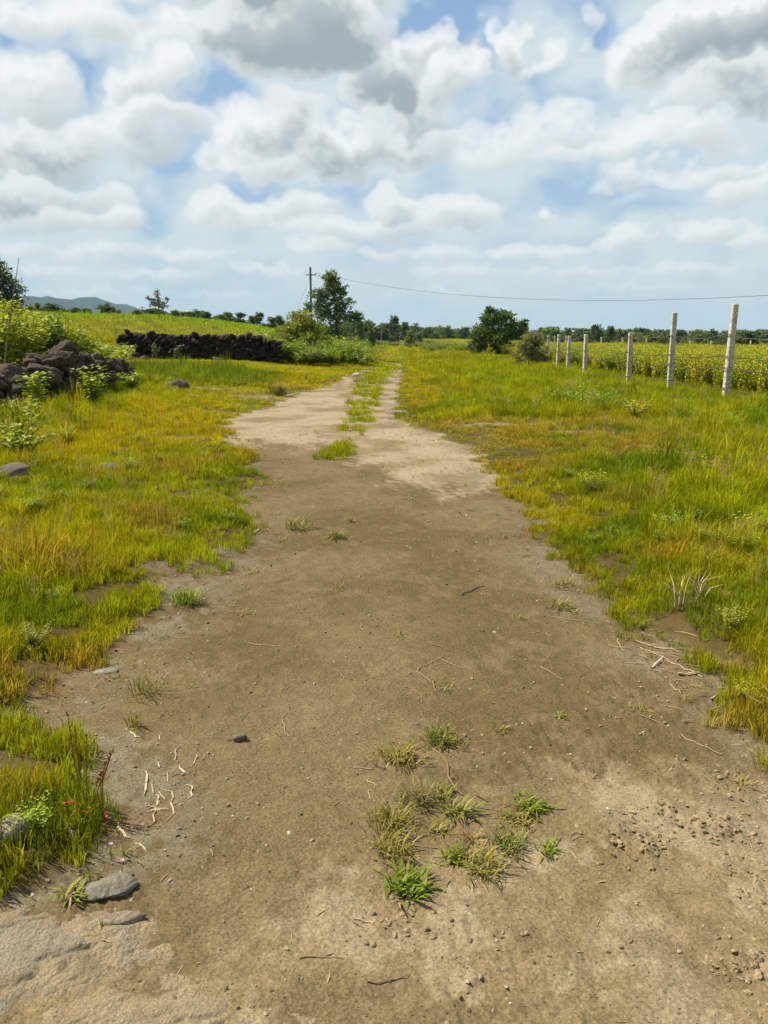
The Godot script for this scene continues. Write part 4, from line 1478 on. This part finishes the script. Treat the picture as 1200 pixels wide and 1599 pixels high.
func strand(points: PackedVector3Array, radius: float, sag: float, barbs: bool, origin: Vector3, tint: Color) -> ArrayMesh:
	var s := Shape.new()
	var pts := PackedVector3Array()
	var rad := PackedFloat32Array()
	for i in points.size() - 1:
		var dip := sag * rng.randf_range(0.4, 1.6)
		var n := 10
		for j in n:
			var t := j / float(n)
			var p := points[i].lerp(points[i + 1], t) - Vector3.UP * dip * 4.0 * t * (1.0 - t)
			if barbs:
				p += Vector3(rng.randfn(), rng.randfn(), rng.randfn()) * 0.012
			pts.append(p - origin)
			rad.append(radius)
	pts.append(points[-1] - origin)
	rad.append(radius)
	s.tube(pts, rad, 4, tint)
	if barbs:
		for i in pts.size() - 1:
			for q in 3:
				var p := pts[i].lerp(pts[i + 1], q / 3.0)
				for e in 2:
					var o := Vector3(rng.randfn(), rng.randfn(), rng.randfn()).normalized() * 0.022
					s.tri(p - o, p + o, p + Vector3(0.0, 0.004, 0.004), tint)
	return s.done(mat.wire)

func make_fence() -> void:
	var posts := [[8.75, -11.5, 2.1], [8.25, -14.8, 2.1], [7.97, -18.2, 2.16], [7.85, -21.5, 2.08], [7.62, -24.4, 1.60], [7.72, -30.2, 1.56], [7.95, -34.0, 1.52], [8.3, -37.6, 1.5], [8.85, -42.6, 1.52], [9.1, -47.0, 1.5], [9.3, -52.0, 1.5]]
	var base := Vector3(7.97, ground_height(7.97, -18.2), -18.2)
	var o := thing("barbed_wire_fence", base, "barbed wire fence on pale concrete posts along the crop", "fence", "wire fences")
	var feet := PackedVector3Array()
	for q in posts:
		var p := on_ground(q[0], q[1])
		feet.append(p)
		var m := part("post", post_mesh(q[2]), o, p - base)
		m.rotation = Vector3(rng.randf_range(-0.012, 0.012), rng.randf_range(-0.2, 0.2), rng.randf_range(-0.015, 0.025))
	for h: float in [1.46, 0.98, 0.74, 0.28]:
		var pts := PackedVector3Array()
		for i in feet.size():
			pts.append(feet[i] + Vector3(-0.09, minf(h, posts[i][2] - 0.12) + rng.randf_range(-0.03, 0.03), 0.0))
		part("wire", strand(pts, 0.0095, 0.05 if h < 1.2 else 0.12, true, base, Color(0.09, 0.07, 0.055)), o)
	for i in feet.size():
		for h: float in [1.46, 0.98, 0.74, 0.28]:
			var tie := Shape.new()
			var y := minf(h, posts[i][2] - 0.12)
			tie.tube(PackedVector3Array([Vector3(-0.078, y, 0.078), Vector3(-0.078, y, -0.078), Vector3(0.078, y + 0.006, -0.078), Vector3(0.078, y + 0.006, 0.078), Vector3(-0.078, y, 0.078)]), PackedFloat32Array([0.0045, 0.0045, 0.0045, 0.0045, 0.0045]), 4, Color(0.09, 0.07, 0.055))
			part("wire_tie", tie.done(mat.wire), o, feet[i] - base)
	# the fence on the far side of the crop
	var far_posts := [[12.6, -80.0], [18.1, -84.0], [19.3, -84.0], [23.6, -86.0], [26.2, -87.0], [28.5, -86.0], [32.5, -84.0], [33.9, -82.0], [35.2, -76.0], [37.7, -74.0]]
	var f := Vector3(28.0, land(28.0, 86.0), -86.0)
	var far := thing("barbed_wire_fence", f, "row of small pale posts on the far side of the crop", "fence", "wire fences")
	var tops := PackedVector3Array()
	for q in far_posts:
		var p := Vector3(q[0], land(q[0], -q[1]), q[1])
		part("post", post_mesh(1.75), far, p - f)
		tops.append(p + Vector3.UP * 1.5)
	part("wire", strand(tops, 0.006, 0.05, false, f, Color(0.12, 0.1, 0.09)), far)
	single("marker_stone", rock_mesh(2, Vector3(0.26, 0.62, 0.2), 0.1, Color(0.55, 0.53, 0.5), mat.slab), Vector3(21.4, land(21.4, 84.0) + 0.62, -84.0), "small pale pointed stone standing at the far crop edge", "stone")

func make_poles() -> void:
	var foot := Vector3(-5.47, land(-5.47, 60.0), -60.0)
	var top := 6.5 - foot.y
	var o := thing("utility_pole", foot, "tall thin utility pole carrying one wire beside the narrow tree", "utility pole", "utility poles")
	var s := Shape.new()
	s.tube(PackedVector3Array([Vector3(0, -0.3, 0), Vector3(0, 2.2, 0), Vector3(0, 2.25, 0), Vector3(0, top, 0)]), PackedFloat32Array([0.11, 0.11, 0.085, 0.075]), 8, Color(0.13, 0.115, 0.11))
	part("pole", s.done(mat.bark), o)
	s = Shape.new()
	s.tube(PackedVector3Array([Vector3(-0.32, top - 0.55, 0), Vector3(0.42, top - 0.55, 0)]), PackedFloat32Array([0.04, 0.04]), 4, Color(0.11, 0.1, 0.095))
	part("crossarm", s.done(mat.bark), o)
	s = Shape.new()
	s.tube(PackedVector3Array([Vector3(0.38, top - 0.54, 0), Vector3(0.38, top - 0.47, 0), Vector3(0.38, top - 0.42, 0)]), PackedFloat32Array([0.05, 0.06, 0.03]), 6, Color(0.45, 0.42, 0.4))
	part("insulator", s.done(mat.bark), o)
	part("stay_wire", strand(PackedVector3Array([Vector3(-0.05, top - 0.7, 0), Vector3(-2.2, 0.1, 0.4)]), 0.007, 0.03, false, Vector3.ZERO, Color(0.2, 0.2, 0.2)), o)
	# the next pole, right of the picture
	var foot2 := Vector3(28.0, land(28.0, 22.0), -22.0)
	var p2 := thing("utility_pole", foot2, "utility pole right of the picture holding the other end of the wire", "utility pole", "utility poles")
	s = Shape.new()
	s.tube(PackedVector3Array([Vector3(0, -0.3, 0), Vector3(0, 2.2, 0), Vector3(0, 2.25, 0), Vector3(0, 5.1, 0)]), PackedFloat32Array([0.11, 0.11, 0.085, 0.075]), 8, Color(0.13, 0.115, 0.11))
	part("pole", s.done(mat.bark), p2)
	var a := foot + Vector3(0.38, top - 0.42, 0)
	var b := Vector3(foot2.x, 4.50, foot2.z)
	s = Shape.new()
	var pts := PackedVector3Array()
	var rad := PackedFloat32Array()
	for i in 61:
		var t := i / 60.0
		pts.append(a.lerp(b, t) - Vector3.UP * 4.0 * 2.00 * t * (1.0 - t) - a)
		rad.append(0.013)
	s.tube(pts, rad, 4, Color(0.12, 0.12, 0.13))
	single("overhead_wire", s.done(mat.wire), a, "single black overhead wire sagging from the pole to the right", "wire")
	# far poles, a few pixels each
	for q in [[-45.39, 7.0, -150.0, "tiny far pole rising from the left field crest"], [-0.55, 4.43, -170.0, "tiny far pole left of the end of the track"], [7.79, 4.78, -190.0, "tiny far pole right of the forked tree"]]:
		var y0 := land(q[0], -q[2]) - 0.2
		var h: float = q[1] - y0
		s = Shape.new()
		s.tube(PackedVector3Array([Vector3.ZERO, Vector3(0, h * 0.5, 0), Vector3(0, h, 0)]), PackedFloat32Array([0.10, 0.09, 0.08]), 6, Color(0.16, 0.15, 0.15))
		s.tube(PackedVector3Array([Vector3(-0.5, h * 0.93, 0), Vector3(0.5, h * 0.93, 0)]), PackedFloat32Array([0.05, 0.05]), 4, Color(0.16, 0.15, 0.15))
		single("far_pole", s.done(mat.bark), Vector3(q[0], y0, q[2]), q[3], "utility pole", "utility poles")
	# a dry bare stem leaning over the weeds
	s = Shape.new()
	s.tube(PackedVector3Array([Vector3(0, -0.1, 0), Vector3(0.25, 1.2, 0), Vector3(0.48, 2.1, 0), Vector3(0.62, 2.62, 0)]), PackedFloat32Array([0.018, 0.014, 0.010, 0.004]), 6, Color(0.2, 0.15, 0.1))
	s.tube(PackedVector3Array([Vector3(0.25, 1.2, 0), Vector3(0.42, 1.62, 0.1), Vector3(0.6, 1.78, 0.1)]), PackedFloat32Array([0.008, 0.006, 0.003]), 5, Color(0.2, 0.15, 0.1))
	s.tube(PackedVector3Array([Vector3(0.35, 1.6, 0), Vector3(0.26, 1.9, 0.05), Vector3(0.28, 2.05, 0.05)]), PackedFloat32Array([0.007, 0.005, 0.003]), 5, Color(0.2, 0.15, 0.1))
	single("bare_stick", s.done(mat.bark), on_ground(-7.19, -14.6), "tall bare leaning stick above the weeds at the left edge", "stick")

# ---------------------------------------------------------------- small things on the track
func star_tuft(count: int, long: float, wide: float, rise: float, tint: Color, dry: float, reach: float) -> ArrayMesh:
	# crab grass: broad blades spreading from several crowns
	var s := Shape.new()
	for i in count:
		var a := rng.randf() * TAU
		var root := Vector3(rng.randfn(), 0, rng.randfn()) * reach * 0.5
		root.y = -0.006
		var l := long * rng.randf_range(0.55, 1.1)
		var way := Vector3(cos(a), rise * rng.randf_range(0.3, 1.5), sin(a)).normalized()
		var side := way.cross(Vector3.UP).normalized() * wide * rng.randf_range(0.7, 1.2) * 0.5
		var g := rng.randf_range(0.7, 1.25)
		var col := Color(tint.r * g * rng.randf_range(0.9, 1.2), tint.g * g, tint.b * g)
		if rng.randf() < dry:
			col = Color(0.33, 0.25, 0.10) * g
		var m := root + way * l * 0.5 + Vector3.UP * l * 0.08
		var tip := root + way * l - Vector3.UP * l * 0.10
		tip.y = maxf(tip.y, 0.004)
		s.tri(root - side * 0.6, m - side, m + side, col)
		s.tri(root - side * 0.6, m + side, root + side * 0.6, col)
		s.tri(m - side, tip, m + side, col)
	return s.done(mat.leaf)

func make_track_plants() -> void:
	var green := Color(0.15, 0.195, 0.014)
	var olive := Color(0.20, 0.19, 0.022)
	var fresh := Color(0.145, 0.21, 0.014)
	var tufts := [
		[0.07, -1.86, 150, 0.085, 0.0075, 1.0, fresh, 0.05, 0.045, "dense bright green grass tuft, nearest on the track"],
		[0.03, -2.02, 130, 0.085, 0.004, 0.9, olive, 0.2, 0.07, "olive grass tuft just behind the nearest bright one"],
		[0.02, -2.16, 150, 0.10, 0.0035, 1.0, olive, 0.2, 0.06, "wispy olive grass tuft in the middle of the track"],
		[0.11, -2.29, 150, 0.11, 0.003, 1.1, Color(0.16, 0.155, 0.05), 0.35, 0.06, "fine hairy greyish grass tuft in the middle of the track"],
		[0.06, -2.55, 170, 0.085, 0.005, 0.8, olive, 0.25, 0.07, "wide yellowish grass patch, left of the two farther ones"],
		[0.22, -2.68, 150, 0.09, 0.005, 1.0, Color(0.14, 0.165, 0.02), 0.15, 0.07, "upright green grass patch, right of the two farther ones"],
		[0.25, -2.22, 70, 0.08, 0.006, 0.7, Color(0.16, 0.19, 0.03), 0.1, 0.04, "spreading pale green tuft beside a brown twig"],
		[0.20, -2.33, 45, 0.07, 0.005, 0.8, green, 0.1, 0.03, "small green tuft above the spreading pale one"],
		[0.17, -2.13, 50, 0.06, 0.005, 0.6, olive, 0.25, 0.035, "small flat olive tuft between the larger track tufts"],
		[0.26, -2.08, 40, 0.065, 0.004, 1.0, Color(0.16, 0.12, 0.05), 0.4, 0.03, "small brownish dry tuft in the middle of the group"],
		[0.22, -1.99, 80, 0.065, 0.007, 0.7, green, 0.08, 0.035, "broad-bladed green tuft right of the nearest one"],
		[0.29, -1.93, 110, 0.075, 0.004, 0.9, olive, 0.25, 0.055, "yellowish fine tuft with shadowed base, lower middle"],
		[0.37, -2.04, 120, 0.085, 0.004, 1.0, Color(0.12, 0.155, 0.025), 0.2, 0.05, "dark green fine tuft right of the yellowish one"],
		[0.49, -2.02, 45, 0.06, 0.006, 0.8, fresh, 0.05, 0.025, "small bright tuft standing apart on the right"],
		[0.48, -2.26, 100, 0.065, 0.0075, 0.8, fresh, 0.02, 0.045, "bright broad-bladed tuft farthest right in the group"],
		[0.42, -2.17, 80, 0.06, 0.005, 0.7, olive, 0.15, 0.05, "low olive tuft below the bright right one"],
		[-0.73, -1.69, 45, 0.065, 0.006, 0.6, olive, 0.3, 0.02, "flat star-shaped tuft beside the grey rock slab"],
		[-0.86, -1.83, 40, 0.075, 0.006, 0.6, green, 0.3, 0.02, "sparse green and brown tuft above the rock slab"],
		[-1.14, -4.22, 150, 0.12, 0.006, 1.6, Color(0.2, 0.28, 0.014), 0.03, 0.06, "upright lime green tuft alone on the left gravel"],
		[-0.70, -6.0, 60, 0.16, 0.008, 1.1, Color(0.15, 0.19, 0.02), 0.15, 0.10, "loose green tuft on the left half of the track"],
		[-0.36, -5.7, 50, 0.12, 0.008, 0.8, Color(0.14, 0.165, 0.025), 0.2, 0.05, "small green tuft near the middle of the track"],
		[-0.28, -6.25, 25, 0.08, 0.008, 0.9, green, 0.1, 0.03, "tiny green tuft farther along the track middle"],
		[-1.03, -3.08, 70, 0.12, 0.004, 2.0, Color(0.17, 0.17, 0.02), 0.2, 0.07, "thin upright yellowish tuft on the left gravel"],
		[-0.98, -2.78, 30, 0.09, 0.004, 2.0, Color(0.18, 0.17, 0.02), 0.2, 0.03, "tiny upright tuft above the straw pieces"],
		[-2.65, -19.6, 260, 0.42, 0.012, 1.6, Color(0.12, 0.115, 0.02), 0.35, 0.2, "dark olive grass hummock at the left edge of the track"],
		[0.46, -2.75, 25, 0.05, 0.005, 0.7, olive, 0.2, 0.03, "tiny tuft at the end of the creeping runner"],
		[0.70, -2.85, 20, 0.045, 0.005, 0.6, green, 0.1, 0.02, "tiny flat green tuft on the right half of the track"],
		[1.10, -4.55, 60, 0.11, 0.006, 0.8, olive, 0.2, 0.07, "low weed tuft near the right track edge"],
		[1.0, -4.15, 60, 0.09, 0.006, 0.7, olive, 0.2, 0.06, "sparse low weeds just inside the right edge"],
	]
	for q in tufts:
		var o := single("grass_tuft", star_tuft(q[2], q[3], q[4], q[5], q[6], q[7], q[8]), on_ground(q[0], q[1]), q[9], "grass tuft", "grass tufts on the track")
	# specks of weed scattered over the dirt
	var weeds := thing("weed_sprouts", Vector3.ZERO, "tiny green sprouts dotted over the bare dirt track", "weeds")
	weeds.set_meta("kind", "stuff")
	for i in 3:
		var where: Array = []
		var tints: Array = []
		for j in 190:
			var d := rng.randf_range(2.0, 16.0)
			var x := rng.randf_range(-2.0, 1.4)
			var r := track(x, d)
			if r < 0.0 or rng.randf() > smooth(0.75, 0.05, r) + 0.06:
				continue
			var s := rng.randf_range(0.35, 1.0)
			where.append(Transform3D(Basis.from_scale(Vector3.ONE * s).rotated(Vector3.UP, rng.randf() * TAU), on_ground(x, -d)))
			tints.append(Color.WHITE)
		scatter("sprouts", star_tuft(14, 0.07, 0.006, 0.8, olive, 0.25, 0.04), where, tints, weeds)
	# creeping runner joining two tufts
	var s := Shape.new()
	var pts := PackedVector3Array()
	var rad := PackedFloat32Array()
	for i in 9:
		var t := i / 8.0
		var x := lerpf(0.18, 0.27, t) + 0.02 * sin(t * 6.0)
		var z := lerpf(-2.62, -2.33, t)
		pts.append(Vector3(x - 0.18, ground_height(x, z) + 0.004 - ground_height(0.18, -2.62), z + 2.62))
		rad.append(0.0028)
	s.tube(pts, rad, 5, Color(0.20, 0.13, 0.07))
	single("grass_runner", s.done(mat.straw), on_ground(0.18, -2.62), "brown creeping runner between the track tufts", "runner")
	# the red-leaved plant
	var o := thing("red_leaved_plant", on_ground(-0.955, -2.19), "slender brown weed with red leaves in the left grass", "plant")
	var stems := Shape.new()
	for q in [[0.02, 0.27, -0.03], [-0.012, 0.30, -0.02], [-0.035, 0.34, -0.03], [0.0, 0.24, 0.0], [0.09, 0.20, -0.03], [0.105, 0.23, -0.02], [0.08, 0.17, 0.0]]:
		stems.tube(PackedVector3Array([Vector3(0.01 if q[0] < 0.06 else 0.06, -0.01, 0), Vector3(q[0] * 0.6, q[1] * 0.5, q[2] * 0.5), Vector3(q[0], q[1], q[2])]), PackedFloat32Array([0.0022, 0.0018, 0.001]), 5, Color(0.16, 0.08, 0.025))
		for i in 14:
			var t := rng.randf_range(0.4, 1.0)
			var p := Vector3(q[0], q[1], q[2]) * t
			stems.leaf(p, Vector3(rng.randfn() * 0.5, 1.2, rng.randfn() * 0.5).normalized() * 0.014, Vector3(rng.randfn(), 0, rng.randfn()).normalized() * 0.003, Color(0.17, 0.085, 0.03))
	part("stems", stems.done(mat.bark), o)
	for q in [[Vector3(-0.034, 0.026, 0.008), Vector3(0.004, 0.06, 0.035)], [Vector3(-0.024, 0.010, 0.02), Vector3(-0.018, 0.075, 0.04)], [Vector3(0.032, 0.008, 0.014), Vector3(0.01, 0.045, 0.045)], [Vector3(0.004, -0.006, 0.026), Vector3(0.0, 0.04, 0.05)], [Vector3(0.012, 0.012, 0.024), Vector3(0.085, 0.03, 0.04)], [Vector3(0.022, 0.016, 0.01), Vector3(0.022, 0.05, 0.04)], [Vector3(-0.018, -0.008, 0.02), Vector3(0.0, 0.05, 0.045)]]:
		var r := Shape.new()
		var way: Vector3 = q[0]
		var across := way.cross(Vector3.UP).normalized() * 0.0055
		r.leaf(Vector3.ZERO, way * 0.6, across, Color(0.42, 0.035, 0.04))
		r.leaf(way * 0.45 + Vector3(0, 0.001, 0), way * 0.55 - Vector3(0, 0.006, 0), across * 0.9, Color(0.50, 0.05, 0.05))
		part("red_leaf", r.done(mat.straw), o, q[1])
	# two small violet flowers
	for q in [[-0.80, -1.985, 0.05, "tiny violet flower in the grass above the flat stone"], [-0.75, -1.93, 0.04, "tiny violet flower at the tip of the flat stone"]]:
		var f := Shape.new()
		f.tube(PackedVector3Array([Vector3(0, -0.005, 0), Vector3(0.003, q[2], 0)]), PackedFloat32Array([0.0015, 0.001]), 4, Color(0.12, 0.16, 0.03))
		for i in 5:
			var a := TAU * i / 5.0
			f.leaf(Vector3(0.003, q[2], 0), Vector3(cos(a), 0.5, sin(a)) * 0.008, Vector3(-sin(a), 0, cos(a)) * 0.003, Color(0.40, 0.25, 0.45))
		single("flower", f.done(mat.straw), on_ground(q[0], q[1]), q[3], "flower", "violet flowers")

func stick(a: Vector2, b: Vector2, r: float, tint: Color, flat: float, kink := 0.12) -> Array:
	# a stem lying on the ground between two spots
	var s := Shape.new()
	var mid := (a + b) * 0.5
	var foot := on_ground(mid.x, mid.y)
	var pts := PackedVector3Array()
	var rad := PackedFloat32Array()
	var off := (b - a).orthogonal() * rng.randf_range(-kink, kink)
	for i in 7:
		var t := i / 6.0
		var p := a.lerp(b, t) + off * sin(t * PI) + off * 0.35 * sin(t * 9.0)
		pts.append(Vector3(p.x, ground_height(p.x, p.y) + r * 0.9 + 0.0015, p.y) - foot)
		rad.append(r * (1.0 - 0.35 * t))
	s.tube(pts, rad, 5, tint)
	if flat > 0.0:
		# a torn strip of husk on the stem
		var w := (b - a).orthogonal().normalized() * r * flat
		var side := Vector3(w.x, 0.0015, w.y)
		for i in range(1, 5):
			s.quad(pts[i] - side, pts[i + 1] - side * 0.8, pts[i + 1] + side * 0.8, pts[i] + side, tint * 1.05)
	return [s, foot]

func make_litter() -> void:
	var straw := [[-0.84, -2.46, -0.81, -2.33, 0.0045], [-0.78, -2.35, -0.73, -2.29, 0.002], [-0.76, -2.36, -0.70, -2.18, 0.003], [-0.78, -2.27, -0.75, -2.15, 0.0028], [-0.77, -2.23, -0.70, -2.24, 0.0032], [-0.76, -2.62, -0.74, -2.52, 0.003], [-0.73, -2.50, -0.69, -2.45, 0.003], [-0.68, -2.38, -0.66, -2.30, 0.003], [-0.69, -2.57, -0.69, -2.49, 0.0025], [-0.82, -2.52, -0.80, -2.48, 0.002], [-0.76, -2.46, -0.74, -2.39, 0.0025], [-0.98, -2.76, -0.93, -2.70, 0.0028], [-1.10, -2.64, -1.07, -2.68, 0.0028], [-0.86, -2.71, -0.85, -2.68, 0.002], [-0.68, -2.71, -0.66, -2.73, 0.002], [-0.84, -2.17, -0.78, -2.10, 0.004], [-0.75, -2.07, -0.71, -2.03, 0.0025], [-0.80, -2.40, -0.775, -2.33, 0.0035], [-0.77, -2.33, -0.755, -2.26, 0.003], [-0.72, -2.46, -0.75, -2.43, 0.002]]
	straw.sort_custom(func(a, b): return a[1] + a[3] > b[1] + b[3])
	var ordinals := ["first", "second", "third", "fourth", "fifth", "sixth", "seventh", "eighth", "ninth", "tenth", "eleventh", "twelfth", "thirteenth", "fourteenth", "fifteenth", "sixteenth", "seventeenth", "eighteenth", "nineteenth", "last"]
	for i in straw.size():
		var q: Array = straw[i]
		var m := stick(Vector2(q[0], q[1]), Vector2(q[2], q[3]), q[4] * 0.55, Color(0.43, 0.36, 0.24) * rng.randf_range(0.6, 1.1), 1.6, 0.3)
		single("straw", m[0].done(mat.straw), m[1], "pale straw piece beside the red-leaved plant, %s up from the flat stone" % ordinals[i], "straw", "straw pieces by the red-leaved plant")
	var twigs := [
		[0.46, -4.34, 0.62, -4.55, 0.0045, Color(0.12, 0.08, 0.05), "thick dark twig lying on the right half of the track"],
		[0.23, -3.63, 0.34, -3.52, 0.0035, Color(0.30, 0.2, 0.11), "short brown twig in the middle of the track"],
		[0.15, -3.29, 0.28, -3.45, 0.0035, Color(0.42, 0.30, 0.18), "pale twig forming the left arm of a bent twig on the track"],
		[0.15, -3.29, 0.21, -3.19, 0.003, Color(0.40, 0.29, 0.17), "pale twig forming the lower bend of a bent twig"],
		[0.27, -3.43, 0.37, -3.32, 0.003, Color(0.38, 0.27, 0.16), "pale knobbly twig right of the bent twig"],
		[0.23, -3.22, 0.23, -3.11, 0.003, Color(0.42, 0.31, 0.19), "small pale twig below the bent twig"],
		[-0.68, -3.65, -0.51, -3.60, 0.003, Color(0.46, 0.36, 0.22), "pale dry stalk on the left half of the track"],
		[-0.40, -2.89, -0.36, -2.71, 0.0022, Color(0.46, 0.37, 0.22), "thin curved straw right of the dark stone"],
		[0.73, -3.36, 0.80, -3.22, 0.0022, Color(0.45, 0.36, 0.22), "thin pale straw on the right half of the track"],
		[0.91, -3.99, 1.16, -3.89, 0.0025, Color(0.42, 0.33, 0.2), "long pale straw near the right grass edge"],
		[1.14, -2.71, 1.24, -2.57, 0.0032, Color(0.42, 0.33, 0.21), "slanting dry stalk near the right edge, foremost there"],
		[0.31, -2.32, 0.345, -2.275, 0.004, Color(0.14, 0.08, 0.05), "short brown twig at the spreading pale tuft"],
		[-0.11, -2.50, -0.04, -2.48, 0.0022, Color(0.5, 0.42, 0.27), "pale straw left of the yellowish grass patch"],
		[-0.06, -2.42, -0.02, -2.37, 0.0022, Color(0.5, 0.42, 0.27), "slanted pale straw left of the wispy olive tuft"],
		[-0.05, -2.34, -0.04, -2.29, 0.002, Color(0.5, 0.42, 0.27), "short upright-lying straw left of the wispy tuft"],
		[-0.21, -1.62, -0.10, -1.62, 0.0022, Color(0.34, 0.24, 0.13), "thin brown stalk in the pale dirt near the bottom"],
		[-0.04, -1.55, 0.06, -1.58, 0.0028, Color(0.26, 0.17, 0.1), "curved brown twig lowest in the picture"],
		[-0.08, -1.76, -0.03, -1.74, 0.0022, Color(0.45, 0.34, 0.2), "thin straw left below the nearest green tuft"],
		[-1.02, -5.81, -0.99, -5.95, 0.009, Color(0.5, 0.42, 0.3), "bent pale stick beside the left grass edge"],
		[-1.55, -5.56, -1.37, -5.31, 0.006, Color(0.5, 0.40, 0.28), "pale stick lying in the left grass"],
		[0.24, -2.66, 0.41, -2.66, 0.002, Color(0.4, 0.32, 0.18), "thin straight stalk right of the upright green patch"],
		[-1.02, -2.17, -0.94, -2.06, 0.007, Color(0.45, 0.38, 0.28), "pale frayed stalk lying in the grass by the grey stone"],
		[1.11, -3.60, 1.22, -3.57, 0.004, Color(0.55, 0.43, 0.26), "pale straw sticking out of the right grass onto the dirt"],
		[1.26, -3.65, 1.43, -3.51, 0.005, Color(0.55, 0.42, 0.25), "long straw stalk in the litter under the right grass"],
		[1.27, -3.59, 1.36, -3.43, 0.004, Color(0.5, 0.38, 0.22), "brown straw stalk crossing the litter under the right grass"],
		[1.25, -3.36, 1.34, -3.47, 0.008, Color(0.58, 0.45, 0.32), "thick pale husk in the litter under the right grass"],
		[1.34, -3.43, 1.44, -3.25, 0.004, Color(0.5, 0.4, 0.25), "slanted straw along the right grass edge"],
		[1.34, -3.28, 1.44, -3.29, 0.008, Color(0.48, 0.38, 0.26), "broad pale leaf sheath at the right grass edge"],
		[1.26, -3.16, 1.28, -3.08, 0.003, Color(0.5, 0.42, 0.27), "short straw on the dirt below the right litter"],
		[1.38, -3.00, 1.48, -3.09, 0.006, Color(0.42, 0.32, 0.2), "brown stalk under the overhanging right grass"],
		[1.18, -3.67, 1.18, -3.55, 0.003, Color(0.52, 0.42, 0.26), "short pale straw above the dirt at the right edge"],
	]
	for q in twigs:
		var m := stick(Vector2(q[0], q[1]), Vector2(q[2], q[3]), q[4] * 0.75, q[5] * 0.72, 0.0 if q[4] < 0.006 else 1.4)
		single("twig", m[0].done(mat.straw), m[1], q[6], "twig", "twigs and stalks on the ground")
	# dry leaves standing in the right grass
	var k := 0
	for q in [[1.62, -4.0, "bleached dry grass leaf fan at the right grass edge"], [1.78, -4.15, "dry straw-coloured stalk cluster right of the bleached fan"], [2.05, -4.7, "dry stalks standing in the right grass higher up"], [1.55, -2.75, "bleached dry leaf hanging at the right picture edge"]]:
		var s := Shape.new()
		for i in 16:
			var a := rng.randf() * TAU
			blade(s, Vector3(rng.randfn(), 0, rng.randfn()) * 0.015, rng.randf_range(0.14, 0.27), 0.006, Vector2(cos(a), sin(a)) * rng.randf_range(0.15, 0.8), Color(0.40, 0.33, 0.18) * rng.randf_range(0.7, 1.1))
		single("dry_grass", s.done(mat.straw), on_ground(q[0], q[1]), q[2], "dry grass", "dry grass in the right verge")
	# a scrap of white litter far up the track
	var s2 := rock_mesh(1, Vector3(0.16, 0.09, 0.10), 0.1, Color(0.7, 0.72, 0.74), mat.slab)
	single("plastic_scrap", s2, on_ground(-1.02, -28.9) + Vector3(0, 0.05, 0), "small white plastic scrap far up the track", "litter")
